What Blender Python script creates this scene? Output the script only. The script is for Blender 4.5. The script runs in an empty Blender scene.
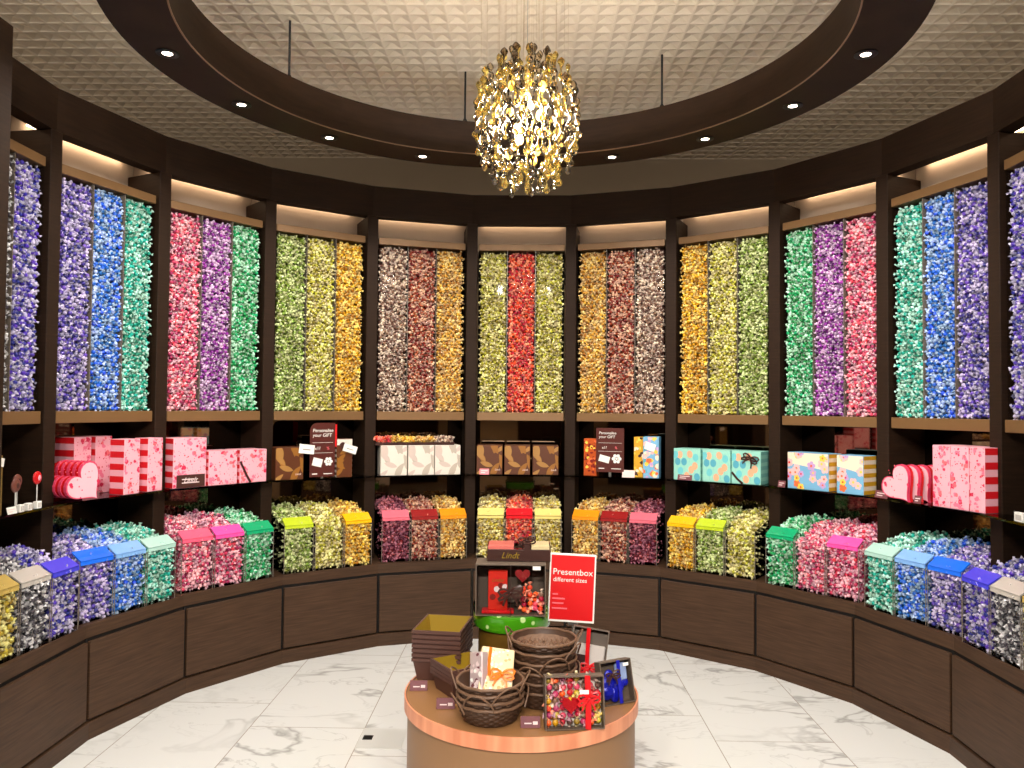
import bpy, math, random
import numpy as np
from mathutils import Matrix, Vector, Euler

PI = math.pi
rnd = random.Random(7)
C = bpy.context.scene.collection
scene = bpy.context.scene

# ------------------------------------------------------------------ colour and materials
def lin(c):
    o = []
    for v in c[:3]:
        v /= 255.0
        o.append(v / 12.92 if v <= 0.04045 else ((v + 0.055) / 1.055) ** 2.4)
    return (o[0], o[1], o[2], 1.0)

MATS = {}
def pm(name, rgb, rough=0.5, metal=0.0, coat=0.0, emit=None, strength=0.0, trans=0.0, ior=1.45, spec=0.5):
    if name in MATS:
        return MATS[name]
    m = bpy.data.materials.new(name); m.use_nodes = True
    b = m.node_tree.nodes['Principled BSDF']
    b.inputs['Base Color'].default_value = lin(rgb)
    b.inputs['Roughness'].default_value = rough
    b.inputs['Metallic'].default_value = metal
    b.inputs['Coat Weight'].default_value = coat
    b.inputs['Specular IOR Level'].default_value = spec
    b.inputs['Transmission Weight'].default_value = trans
    b.inputs['IOR'].default_value = ior
    if emit:
        b.inputs['Emission Color'].default_value = lin(emit)
        b.inputs['Emission Strength'].default_value = strength
    MATS[name] = m
    return m

def N(nt, typ, **kw):
    n = nt.nodes.new(typ)
    for k, v in kw.items():
        setattr(n, k, v)
    return n

def ramp(nt, stops):
    r = nt.nodes.new('ShaderNodeValToRGB')
    els = r.color_ramp.elements
    while len(els) < len(stops):
        els.new(0.5)
    for e, (p, c) in zip(els, stops):
        e.position = p; e.color = c
    return r

def wood(name, dark, light, rough=0.45, scale=(3, 3, 55), spec=0.5):
    m = pm(name, dark, rough, spec=spec)
    nt = m.node_tree; b = nt.nodes['Principled BSDF']
    tc = N(nt, 'ShaderNodeTexCoord'); mp = N(nt, 'ShaderNodeMapping')
    mp.inputs['Scale'].default_value = scale
    nz = N(nt, 'ShaderNodeTexNoise'); nz.inputs['Scale'].default_value = 2.0; nz.inputs['Detail'].default_value = 6
    nt.links.new(tc.outputs['Object'], mp.inputs['Vector']); nt.links.new(mp.outputs[0], nz.inputs['Vector'])
    r = ramp(nt, [(0.3, lin(dark)), (0.7, lin(light))])
    nt.links.new(nz.outputs['Fac'], r.inputs['Fac']); nt.links.new(r.outputs[0], b.inputs['Base Color'])
    bp = N(nt, 'ShaderNodeBump'); bp.inputs['Strength'].default_value = 0.12; bp.inputs['Distance'].default_value = 0.004
    nt.links.new(nz.outputs['Fac'], bp.inputs['Height']); nt.links.new(bp.outputs[0], b.inputs['Normal'])
    return m

def clear(name, tint=(255, 255, 255), gloss=0.06, rough=0.03):
    m = bpy.data.materials.new(name); m.use_nodes = True
    nt = m.node_tree; nt.nodes.clear()
    out = N(nt, 'ShaderNodeOutputMaterial'); mix = N(nt, 'ShaderNodeMixShader')
    tr = N(nt, 'ShaderNodeBsdfTransparent'); gl = N(nt, 'ShaderNodeBsdfGlossy'); fr = N(nt, 'ShaderNodeLayerWeight')
    tr.inputs['Color'].default_value = lin(tint); gl.inputs['Roughness'].default_value = rough
    fr.inputs['Blend'].default_value = gloss
    nt.links.new(fr.outputs['Fresnel'], mix.inputs['Fac']); nt.links.new(tr.outputs[0], mix.inputs[1])
    nt.links.new(gl.outputs[0], mix.inputs[2]); nt.links.new(mix.outputs[0], out.inputs['Surface'])
    MATS[name] = m
    return m

def candy_mat(name, a, b_):
    m = pm(name, a, 0.35, 0.0, 0.3)
    nt = m.node_tree; b = nt.nodes['Principled BSDF']
    at = N(nt, 'ShaderNodeAttribute', attribute_name='pale'); ar = N(nt, 'ShaderNodeAttribute', attribute_name='tone')
    mx = N(nt, 'ShaderNodeMix', data_type='RGBA')
    mx.inputs[6].default_value = lin(a); mx.inputs[7].default_value = lin(b_)
    nt.links.new(at.outputs['Fac'], mx.inputs[0])
    hs = N(nt, 'ShaderNodeHueSaturation')
    m1 = N(nt, 'ShaderNodeMapRange'); m1.inputs[3].default_value = 0.6; m1.inputs[4].default_value = 1.4
    m2 = N(nt, 'ShaderNodeMapRange'); m2.inputs[3].default_value = 0.482; m2.inputs[4].default_value = 0.518
    for q in (m1, m2):
        nt.links.new(ar.outputs['Fac'], q.inputs[0])
    nt.links.new(m1.outputs[0], hs.inputs['Value']); nt.links.new(m2.outputs[0], hs.inputs['Hue'])
    nt.links.new(mx.outputs[2], hs.inputs['Color']); nt.links.new(hs.outputs[0], b.inputs['Base Color'])
    return m

M_wood = wood('dark wood', (33, 20, 11), (45, 29, 17), 0.65, spec=0.2)
M_door = wood('cabinet door wood', (58, 40, 27), (76, 54, 38), 0.5, spec=0.28)
M_ring = wood('ring wood', (36, 22, 12), (46, 30, 18), 0.65, (4, 4, 30), 0.2)
M_gap = pm('shadow gap black', (14, 10, 8), 0.8)
M_tan = pm('bronze tan metal', (124, 92, 58), 0.45, 0.2)
M_cream = pm('cream panel', (186, 166, 148), 0.6)
M_black = pm('black', (12, 11, 11), 0.5)
M_mirror = pm('bronze mirror', (112, 92, 74), 0.03, 1.0)
M_acry = clear('clear acrylic', (250, 250, 250), 0.06)
M_glass = clear('shelf glass', (200, 205, 200), 0.25)
M_edge = pm('acrylic edge', (120, 110, 100), 0.25)
M_white = pm('white paper', (240, 238, 232), 0.6)
M_red = pm('red gloss', (205, 20, 25), 0.25, 0, 0.3)
M_redcard = pm('red card', (214, 26, 30), 0.35)
M_redsat = pm('red satin', (205, 16, 24), 0.35)
M_brown = pm('brown carton', (70, 40, 34), 0.4)
M_traybrown = pm('plum brown carton', (84, 55, 47), 0.5)
M_gold = pm('gold carton', (150, 122, 32), 0.4, 0.3)
M_plum = pm('plum card', (112, 62, 68), 0.5)
M_pale = pm('pale print', (226, 205, 205), 0.6)
M_pink = pm('pink print', (238, 120, 148), 0.4)
M_palepink = pm('pale pink print', (246, 176, 190), 0.4)
M_rose = pm('rose print', (216, 44, 84), 0.4)
M_stripe = pm('red stripe print', (216, 24, 34), 0.45)
M_sal = pm('salmon', (240, 110, 120), 0.3)
M_choc = pm('chocolate satin', (58, 30, 24), 0.35)
M_steel = pm('steel', (170, 168, 162), 0.3, 0.9)
M_lens = pm('lamp lens', (255, 250, 240), 0.4, emit=(255, 236, 214), strength=14)
M_strip = pm('cove strip', (255, 230, 200), 0.4, emit=(255, 224, 186), strength=15)
M_bulb = pm('warm bulb', (255, 220, 140), 0.4, emit=(255, 206, 96), strength=5)

# ------------------------------------------------------------------ mesh builder
class MB:
    def __init__(s):
        s.v = []; s.f = []; s.m = []; s.smooth = False
    def add(s, vs, fs, mat=0):
        o = len(s.v)
        s.v += [tuple(p) for p in vs]
        for f in fs:
            s.f.append([i + o for i in f]); s.m.append(mat)
        return s
    def box(s, x0, y0, z0, x1, y1, z1, mat=0, M=None):
        vs = [(x, y, z) for z in (z0, z1) for y in (y0, y1) for x in (x0, x1)]
        if M is not None:
            vs = [M @ Vector(p) for p in vs]
        return s.add(vs, [(0, 2, 3, 1), (4, 5, 7, 6), (0, 1, 5, 4), (2, 6, 7, 3), (0, 4, 6, 2), (1, 3, 7, 5)], mat)
    def bbox(s, x0, y0, z0, x1, y1, z1, r=0.004, mat=0):
        # box with chamfered edges
        vs = []; idx = {}
        for a in (0, 1):
            for b in (0, 1):
                for c in (0, 1):
                    X = (x0, x1)[a]; Y = (y0, y1)[b]; Z = (z0, z1)[c]
                    ix = r if a == 0 else -r; iy = r if b == 0 else -r; iz = r if c == 0 else -r
                    for k, p in enumerate(((X, Y + iy, Z + iz), (X + ix, Y, Z + iz), (X + ix, Y + iy, Z))):
                        idx[(a, b, c, k)] = len(vs); vs.append(p)
        F = []
        for a in (0, 1):
            q = [idx[(a, b, c, 0)] for b, c in ((0, 0), (1, 0), (1, 1), (0, 1))]; F.append(q if a else q[::-1])
            q = [idx[(b, a, c, 1)] for b, c in ((0, 0), (1, 0), (1, 1), (0, 1))]; F.append(q[::-1] if a else q)
            q = [idx[(b, c, a, 2)] for b, c in ((0, 0), (1, 0), (1, 1), (0, 1))]; F.append(q if a else q[::-1])
        for a in (0, 1):
            for b in (0, 1):
                F.append([idx[(a, b, 0, 0)], idx[(a, b, 1, 0)], idx[(a, b, 1, 1)], idx[(a, b, 0, 1)]])
                F.append([idx[(a, 0, b, 0)], idx[(a, 1, b, 0)], idx[(a, 1, b, 2)], idx[(a, 0, b, 2)]])
                F.append([idx[(0, a, b, 1)], idx[(1, a, b, 1)], idx[(1, a, b, 2)], idx[(0, a, b, 2)]])
                for c in (0, 1):
                    F.append([idx[(a, b, c, 0)], idx[(a, b, c, 1)], idx[(a, b, c, 2)]])
        return s.add(vs, F, mat)
    def prism(s, poly, z0, z1, mat=0, axis='z', mat_side=None):
        n = len(poly)
        def P(p, h):
            if axis == 'z': return (p[0], p[1], h)
            if axis == 'y': return (p[0], h, p[1])
            return (h, p[0], p[1])
        vs = [P(p, z0) for p in poly] + [P(p, z1) for p in poly]
        s.add(vs, [list(range(n))[::-1], list(range(n, 2 * n))], mat)
        o = len(s.v) - 2 * n
        for i in range(n):
            s.f.append([o + i, o + (i + 1) % n, o + n + (i + 1) % n, o + n + i]); s.m.append(mat if mat_side is None else mat_side)
        return s
    def lathe(s, prof, n=32, mat=0, M=None, wob=None, closed=False, mats=None):
        k = len(prof); vs = []
        for j, (r, z) in enumerate(prof):
            for i in range(n):
                a = 2 * PI * i / n
                rr = r + (wob(j, i) if wob else 0)
                p = Vector((rr * math.cos(a), rr * math.sin(a), z))
                vs.append(M @ p if M is not None else p)
        o = len(s.v); s.v += [tuple(p) for p in vs]
        last = k if closed else k - 1
        for j in range(last):
            for i in range(n):
                a, b = j * n + i, j * n + (i + 1) % n
                c, d = ((j + 1) % k) * n + (i + 1) % n, ((j + 1) % k) * n + i
                s.f.append([o + a, o + b, o + c, o + d]); s.m.append(mats[j] if mats else mat)
        return s
    def disc(s, r, z, n=32, mat=0, cx=0, cy=0, flip=False):
        vs = [(cx + r * math.cos(2 * PI * i / n), cy + r * math.sin(2 * PI * i / n), z) for i in range(n)]
        return s.add(vs, [list(range(n))[::-1] if flip else list(range(n))], mat)
    def tube(s, pts, r, n=8, mat=0, closed=False, rb=None):
        pts = [Vector(p) for p in pts]; k = len(pts); vs = []
        up = Vector((0, 0, 1)); prev = None
        for i, p in enumerate(pts):
            if closed:
                t = pts[(i + 1) % k] - pts[i - 1]
            else:
                t = pts[min(i + 1, k - 1)] - pts[max(i - 1, 0)]
            t.normalize()
            if prev is None:
                u = t.cross(up)
                if u.length < 1e-3: u = t.cross(Vector((1, 0, 0)))
            else:
                u = prev - t * prev.dot(t)
            u.normalize(); w = t.cross(u); prev = u
            rr = r[i] if isinstance(r, (list, tuple)) else r
            r2 = rr if rb is None else rb
            for j in range(n):
                a = 2 * PI * j / n
                vs.append(p + u * math.cos(a) * rr + w * math.sin(a) * r2)
        o = len(s.v); s.v += [tuple(p) for p in vs]
        for i in range(k if closed else k - 1):
            for j in range(n):
                a = i * n + j; b = i * n + (j + 1) % n
                c = ((i + 1) % k) * n + (j + 1) % n; d = ((i + 1) % k) * n + j
                s.f.append([o + a, o + b, o + c, o + d]); s.m.append(mat)
        if not closed:
            s.f.append([o + j for j in range(n)][::-1]); s.m.append(mat)
            s.f.append([o + (k - 1) * n + j for j in range(n)]); s.m.append(mat)
        return s
    def ball(s, c, r, nu=12, nv=8, mat=0, sc=(1, 1, 1)):
        prof = []
        for j in range(nv + 1):
            t = -PI / 2 + PI * j / nv
            prof.append((max(1e-5, r * math.cos(t)), r * math.sin(t)))
        M = Matrix.Translation(c) @ Matrix.Diagonal((sc[0], sc[1], sc[2], 1))
        return s.lathe(prof, nu, mat, M)
    def mesh(s, name, mats, smooth=None):
        me = bpy.data.meshes.new(name)
        me.from_pydata(s.v, [], s.f)
        for m in mats: me.materials.append(m)
        me.polygons.foreach_set('material_index', s.m)
        sm = s.smooth if smooth is None else smooth
        me.polygons.foreach_set('use_smooth', [bool(sm)] * len(s.f))
        if sm:
            try: me.set_sharp_from_angle(angle=math.radians(40))
            except Exception: pass
        me.update()
        return me
    def build(s, name, mats, parent=None, smooth=None):
        if not isinstance(mats, (list, tuple)): mats = [mats]
        o = bpy.data.objects.new(name, s.mesh(name, mats, smooth)); C.objects.link(o)
        o.parent = parent
        return o

def tag(o, label=None, cat=None, group=None, kind=None):
    if label: o['label'] = label
    if cat: o['category'] = cat
    if group: o['group'] = group
    if kind: o['kind'] = kind
    return o

def empty(name, loc=(0, 0, 0), rz=0.0):
    o = bpy.data.objects.new(name, None); C.objects.link(o)
    o.location = loc; o.rotation_euler = (0, 0, rz); o.empty_display_size = 0.05
    return o

def dup(o, parent=None):
    c = o.copy(); C.objects.link(c); c.parent = parent
    for ch in list(o.children):
        dup(ch, c)
    return c

def paint(o, mat, slot=0):
    o.material_slots[slot].link = 'OBJECT'; o.material_slots[slot].material = mat

# bay frame: local (t, n, z), t along the bay to the right seen from the room, n outwards
TH = PI / 10
def bpos(b, t, n, z=0.0):
    a = b * TH
    return Vector((t * math.cos(a) + n * math.sin(a), -t * math.sin(a) + n * math.cos(a), z))
def place(o, b, t, n, z, rz=0.0):
    o.location = bpos(b, t, n, z); o.rotation_euler = (0, 0, -b * TH + rz)
    return o
def bempty(name, b, t, n, z, rz=0.0):
    return place(empty(name), b, t, n, z, rz)

def text_mesh(name, txt, size, mat, parent, loc, rot=(PI / 2, 0, 0), align='CENTER', shear=0.0, ext=0.0006, bold=0.0):
    cu = bpy.data.curves.new('lettering', 'FONT'); cu.body = txt; cu.size = size; cu.align_x = align
    cu.shear = shear; cu.extrude = ext; cu.offset = bold
    cu.resolution_u = 3
    to = bpy.data.objects.new('lettering_source', cu); C.objects.link(to)
    dg = bpy.context.evaluated_depsgraph_get(); dg.update()
    me = bpy.data.meshes.new_from_object(to.evaluated_get(dg))
    bpy.data.objects.remove(to); bpy.data.curves.remove(cu)
    me.materials.clear(); me.materials.append(mat)
    o = bpy.data.objects.new(name, me); C.objects.link(o)
    o.parent = parent; o.location = loc; o.rotation_euler = rot
    return o

# ------------------------------------------------------------------ room constants
R = 2.26; AP = R * math.cos(PI / 20); HB = R * math.sin(PI / 20)
RI = 2.018; API = RI * math.cos(PI / 20)
CEIL = 3.56
BAYS = list(range(-5, 6))
BN = {-5: 'far left bay', -4: 'left blue bay', -3: 'left pink bay', -2: 'left green bay', -1: 'left brown bay',
      0: 'centre red bay', 1: 'right brown bay', 2: 'right green bay', 3: 'right pink bay', 4: 'right blue bay', 5: 'far right bay'}

def polar(r, k):
    return (r * math.sin(k * TH), r * math.cos(k * TH))

# ------------------------------------------------------------------ floor
def floor_material():
    m = pm('white marble tiles', (236, 234, 228), 0.2)
    nt = m.node_tree; b = nt.nodes['Principled BSDF']; L = nt.links.new
    tc = N(nt, 'ShaderNodeTexCoord'); sx = N(nt, 'ShaderNodeSeparateXYZ'); L(tc.outputs['Object'], sx.inputs[0])
    def math_(op, a, bb=None, c=None):
        n = N(nt, 'ShaderNodeMath', operation=op)
        for i, v in enumerate((a, bb, c)):
            if v is None: continue
            if isinstance(v, (int, float)): n.inputs[i].default_value = v
            else: L(v, n.inputs[i])
        return n.outputs[0]
    u = math_('DIVIDE', math_('ADD', sx.outputs[0], 0.725), 0.5525)
    col = math_('FLOOR', u); fu = math_('FRACT', u)
    off = math_('MULTIPLY', col, 0.295)
    v = math_('DIVIDE', math_('ADD', math_('SUBTRACT', sx.outputs[1], 0.195), off), 1.1)
    row = math_('FLOOR', v); fv = math_('FRACT', v)
    du = math_('MULTIPLY', math_('MINIMUM', fu, math_('SUBTRACT', 1.0, fu)), 0.5525)
    dv = math_('MULTIPLY', math_('MINIMUM', fv, math_('SUBTRACT', 1.0, fv)), 1.1)
    joint = math_('LESS_THAN', math_('MINIMUM', du, dv), 0.0022)
    cx = N(nt, 'ShaderNodeCombineXYZ'); L(math_('MULTIPLY', col, 3.7), cx.inputs[0]); L(math_('MULTIPLY', row, 5.3), cx.inputs[1]); L(math_('MULTIPLY', math_('ADD', col, row), 2.9), cx.inputs[2])
    add = N(nt, 'ShaderNodeVectorMath', operation='ADD'); L(tc.outputs['Object'], add.inputs[0]); L(cx.outputs[0], add.inputs[1])
    def vein(scale, width, dist, stretch):
        mp = N(nt, 'ShaderNodeMapping'); mp.inputs['Scale'].default_value = stretch; mp.inputs['Rotation'].default_value = (0, 0, 0.7)
        L(add.outputs[0], mp.inputs[0])
        nz = N(nt, 'ShaderNodeTexNoise'); nz.inputs['Scale'].default_value = scale; nz.inputs['Detail'].default_value = 5
        nz.inputs['Roughness'].default_value = 0.55; nz.inputs['Distortion'].default_value = dist
        L(mp.outputs[0], nz.inputs['Vector'])
        d = math_('ABSOLUTE', math_('SUBTRACT', nz.outputs['Fac'], 0.5))
        mr = N(nt, 'ShaderNodeMapRange'); mr.inputs[1].default_value = 0.0; mr.inputs[2].default_value = width
        mr.inputs[3].default_value = 1.0; mr.inputs[4].default_value = 0.0
        L(d, mr.inputs[0]); return mr.outputs[0]
    v1 = vein(0.9, 0.022, 0.5, (1, 2.0, 1)); v2 = vein(2.2, 0.012, 0.8, (1, 1.6, 1))
    nz = N(nt, 'ShaderNodeTexNoise'); nz.inputs['Scale'].default_value = 1.3; L(add.outputs[0], nz.inputs['Vector'])
    msk = N(nt, 'ShaderNodeMapRange'); msk.inputs[1].default_value = 0.42; msk.inputs[2].default_value = 0.62; L(nz.outputs['Fac'], msk.inputs[0])
    a1 = math_('MULTIPLY', v1, 0.62); a2 = math_('MULTIPLY', v2, 0.3)
    tot = math_('MULTIPLY', math_('MAXIMUM', a1, a2), math_('ADD', math_('MULTIPLY', msk.outputs[0], 0.8), 0.2))
    mx = N(nt, 'ShaderNodeMix', data_type='RGBA'); mx.inputs[6].default_value = lin((224, 225, 223)); mx.inputs[7].default_value = lin((128, 126, 124))
    L(tot, mx.inputs[0])
    m2 = N(nt, 'ShaderNodeMix', data_type='RGBA'); m2.inputs[7].default_value = lin((168, 160, 150)); L(joint, m2.inputs[0]); L(mx.outputs[2], m2.inputs[6])
    L(m2.outputs[2], b.inputs['Base Color'])
    return m

fl = MB().box(-4.6, -6.5, -0.05, 4.6, 4.9, 0.0).build('floor', floor_material()); tag(fl, kind='structure')
hatch = empty('floor_outlet', (-0.62, 0.375, 0.0))
tag(hatch, 'small square floor outlet cover with a dark slot set in the marble beside the table', 'floor outlet')
MB().bbox(-0.105, -0.112, 0.0002, 0.105, 0.112, 0.003, 0.0012).build('cover', pm('outlet cover', (204, 204, 200), 0.4), hatch)
MB().box(-0.09, -0.02, 0.0028, -0.045, 0.03, 0.0036).build('cable_slot', M_black, hatch)

# ------------------------------------------------------------------ walls and ceiling
M_wall = pm('warm plaster', (206, 190, 168), 0.8)
M_darkwall = pm('dark store wall', (60, 46, 36), 0.7)
for nm, a in (('wall_back', (-4.6, 4.8, 0, 4.6, 4.9, CEIL + 0.1)), ('wall_left', (-4.6, -6.5, 0, -4.5, 4.8, CEIL + 0.1)),
              ('wall_right', (4.5, -6.5, 0, 4.6, 4.8, CEIL + 0.1)), ('wall_front', (-4.6, -6.6, 0, 4.6, -6.5, CEIL + 0.1))):
    tag(MB().box(*a).build(nm, M_wall if nm != 'wall_front' else M_darkwall), kind='structure')

def ceiling():
    m = MB()
    p = 0.097; h = 0.012; rim = 0.0042
    y1 = 2.98; ny = 67; nx = 92
    x0 = -nx * p / 2
    for j in range(ny):
        for i in range(nx):
            ax = x0 + i * p; ay = y1 - (j + 1) * p
            bx = ax + p; by = ay + p
            q = [(ax, ay, CEIL), (bx, ay, CEIL), (bx, by, CEIL), (ax, by, CEIL)]
            r_ = [(ax + rim, ay + rim, CEIL), (bx - rim, ay + rim, CEIL), (bx - rim, by - rim, CEIL), (ax + rim, by - rim, CEIL)]
            d = 0.042
            w = [(ax + d, ay + d, CEIL + h), (bx - d, ay + d, CEIL + h), (bx - d, by - d, CEIL + h), (ax + d, by - d, CEIL + h)]
            F = []
            for k in range(4):
                l = (k + 1) % 4
                F += [(k, 4 + k, 4 + l, l), (4 + k, 8 + k, 8 + l, 4 + l)]
            F.append((8, 11, 10, 9))
            m.add(q + r_ + w, F)
    # plain strip behind the coffered part
    m.box(-4.6, 2.98, CEIL, 4.6, 4.9, CEIL + 0.1)
    m.box(-4.6, -6.5, CEIL + 0.06, 4.6, 2.99, CEIL + 0.12)
    m.box(-4.6, -6.6, CEIL, 4.6, y1 - ny * p, CEIL + 0.1)
    m.box(-4.6, -6.6, CEIL, x0, 2.98, CEIL + 0.1); m.box(-x0, -6.6, CEIL, 4.6, 2.98, CEIL + 0.1)
    return tag(m.build('ceiling', pm('ceiling coffers', (240, 226, 206), 0.7)), kind='structure')
ceiling()

# ------------------------------------------------------------------ wall unit: posts, fascia, plinth, worktop, base cabinets
PW = 0.0375
def post_name(k):
    a, b = int(k - 0.5), int(k + 0.5)
    return a, b
post0 = None
for i in range(12):
    k = i - 5.5
    if post0 is None:
        m = MB().bbox(-PW, -0.008, 0.0, PW, 0.29, 2.83 - 0.5 + 0.0, 0.003)
        post0 = m.build('display_post', M_wood)
        o = post0
    else:
        o = post0.copy(); C.objects.link(o)
    x, y = polar(AP / math.cos(PI / 20) - 0.022, k)
    o.location = (x, y, 0.512); o.rotation_euler = (0, 0, -k * TH)
    la, lb = BN.get(int(math.floor(k))), BN.get(int(math.ceil(k)))
    if la and lb: lab = 'dark wooden post standing between the %s and the %s' % (la, lb)
    else: lab = 'outermost dark wooden post beside the %s' % (la or lb)
    tag(o, lab, 'post', 'dark wooden posts between the candy bays')

for sg_ in (-1, 1):
    o = MB().bbox(-0.09, 0.0, 0.0, 0.09, 0.6, 2.98, 0.003).build('end_pillar', M_wood)
    place(o, 5 * sg_, 0.488 * sg_, 1.925, 0.0)
    tag(o, 'tall dark wooden end pillar closing the %s end of the curved display' % ('left' if sg_ < 0 else 'right'), 'pillar', 'end pillars')
def band(r_out, r_in, z0, z1, k0=-5.5, k1=5.5):
    m = MB(); ks = [k0 + i for i in range(int(k1 - k0) + 1)]
    n = len(ks); vs = []
    for k in ks:
        for r, z in ((r_in, z0), (r_out, z0), (r_out, z1), (r_in, z1)):
            x, y = polar(r, k); vs.append((x, y, z))
    F = []
    for i in range(n - 1):
        for j in range(4):
            l = (j + 1) % 4
            F.append((i * 4 + j, i * 4 + l, (i + 1) * 4 + l, (i + 1) * 4 + j))
    F += [(0, 1, 2, 3), ((n - 1) * 4 + 3, (n - 1) * 4 + 2, (n - 1) * 4 + 1, (n - 1) * 4)]
    m.add(vs, F); return m
o = band(R + 0.06, R - 0.026, 2.842, 3.05).build('curved_fascia', M_wood)
tag(o, 'continuous dark wooden fascia curving above all the candy bays', 'fascia')
o = band(2.56, R + 0.055, 2.96, 3.0).build('cabinet_roof', M_wood)
tag(o, 'dark wooden roof board closing the tops of the bays behind the fascia', 'roof board')
o = band(RI - 0.004, RI - 0.03, 0.0, 0.078).build('curved_plinth', M_door)
tag(o, 'dark wooden plinth curving along the floor under the base cabinets', 'plinth')
o = band(2.60, RI - 0.006, 0.462, 0.522).build('curved_worktop', M_door)
tag(o, 'continuous dark wooden worktop curving under all the candy bins', 'worktop')

hw = RI * math.sin(PI / 20)
cab0 = None
for b in BAYS:
    if cab0 is None:
        cab0 = bempty('base_cabinet', b, 0, API, 0.0)
        MB().box(-hw + 0.002, 0.0, 0.078, hw - 0.002, 0.5, 0.46).build('carcass', M_gap, cab0)
        MB().bbox(-hw + 0.012, -0.022, 0.088, hw - 0.012, -0.002, 0.446, 0.002).build('door', M_door, cab0)
        c = cab0
    else:
        c = place(dup(cab0), b, 0, API, 0.0)
    tag(c, 'dark wooden base cabinet with flat door below the %s' % BN[b], 'cabinet', 'base cabinets under the worktop')

# ------------------------------------------------------------------ per bay: back panel, cove lamp, mirror, shelf, dispenser
TO = 0.316
proto = {}
for b in BAYS:
    if not proto:
        p = MB().box(-0.388, 0, 0, 0.388, 0.02, 0.5).build('recess_panel', M_cream); proto['panel'] = p
        p = bempty('cove_light', b, 0, 2.4, 2.90)
        MB().box(-TO + 0.01, -0.012, 0.012, TO - 0.01, 0.014, 0.03).build('housing', M_steel, p)
        MB().box(-TO + 0.015, -0.009, 0.0, TO - 0.015, 0.011, 0.0115).build('diffuser', M_strip, p); proto['cove'] = p
        proto['mirror'] = MB().box(-0.39, 0, 0, 0.39, 0.012, 0.93).build('bronze_mirror', M_mirror)
        poly = [(-0.334, -0.118), (0.334, -0.118), (0.334, -0.012), (0.312, -0.012), (0.312, 0.25), (-0.312, 0.25), (-0.312, -0.012), (-0.334, -0.012)]
        proto['shelf'] = MB().prism(poly[::1], -0.010, 0.0).build('glass_shelf', M_glass)
        d = bempty('candy_dispenser', b, 0, 2.235, 1.452)
        MB().bbox(-0.305, -0.015, 0.0, 0.305, 0.15, 0.058, 0.002).build('tray', M_tan, d)
        MB().bbox(-0.305, -0.008, 1.206, 0.305, 0.15, 1.252, 0.002).build('top_rail', M_tan, d)
        MB().box(-0.305, 0.14, 0.058, 0.305, 0.15, 1.206).build('back_panel', M_gap, d)
        for s in (-1, 1):
            MB().box(s * 0.303 - 0.002, 0.0, 0.058, s * 0.303 + 0.002, 0.138, 1.206).build('side_pane', M_acry, d)
            MB().box(s * 0.1 - 0.0022, 0.002, 0.058, s * 0.1 + 0.0022, 0.138, 1.206).build('divider', M_edge, d)
        for t in (-0.2, 0, 0.2):
            MB().box(t - 0.0985, -0.004, 0.058, t + 0.0985, 0.0, 1.206).build('front_pane', M_acry, d)
        proto['disp'] = d
        q = proto
    else:
        q = {k: dup(v) for k, v in proto.items()}
    place(q['panel'], b, 0, 2.48, 2.46); tag(q['panel'], 'cream panel behind the top opening of the %s' % BN[b], 'panel', 'cream panels behind the top openings')
    place(q['cove'], b, 0, 2.452, 2.912); tag(q['cove'], 'warm strip lamp hidden behind the fascia over the %s' % BN[b], 'light', 'strip lamps over the bays')
    place(q['mirror'], b, 0, 2.50, 0.523); tag(q['mirror'], 'bronze tinted mirror at the back of the shelf opening of the %s' % BN[b], 'mirror', 'mirrors behind the shelves')
    place(q['shelf'], b, 0, 2.238, 1.08); tag(q['shelf'], 'glass shelf across the middle opening of the %s' % BN[b], 'shelf', 'glass shelves')
    place(q['disp'], b, 0, 2.235, 1.452); tag(q['disp'], 'tall clear candy dispenser with bronze rails in the %s' % BN[b], 'candy dispenser', 'clear wall candy dispensers')

# ------------------------------------------------------------------ candies
PAL = {
    'indigo': ((62, 44, 176), (214, 208, 232)), 'violet': ((84, 66, 168), (208, 198, 228)), 'blue': ((30, 104, 214), (188, 212, 244)),
    'teal': ((12, 164, 140), (196, 238, 222)), 'green': ((14, 160, 88), (200, 242, 214)), 'purple': ((140, 44, 152), (228, 196, 228)),
    'pink': ((212, 68, 108), (252, 200, 210)), 'olive': ((124, 146, 52), (222, 228, 168)), 'lime': ((176, 168, 50), (242, 232, 172)),
    'gold': ((214, 154, 20), (248, 218, 130)), 'caramel': ((206, 146, 50), (244, 212, 146)), 'brown': ((146, 50, 30), (230, 184, 160)),
    'silver': ((128, 92, 76), (242, 220, 200)), 'red': ((226, 48, 32), (252, 160, 134)), 'black': ((70, 66, 74), (224, 222, 224)),
    'maroon': ((104, 18, 42), (206, 128, 146)), 'rose': ((200, 44, 92), (250, 194, 210)), 'yellow': ((196, 170, 50), (240, 230, 160)),
    'lemon': ((196, 170, 56), (244, 230, 172)),
}
CM = {k: candy_mat('%s foil' % k, *v) for k, v in PAL.items()}
FOILNAME = {'black': 'black and silver', 'lemon': 'pale yellow'}

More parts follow.
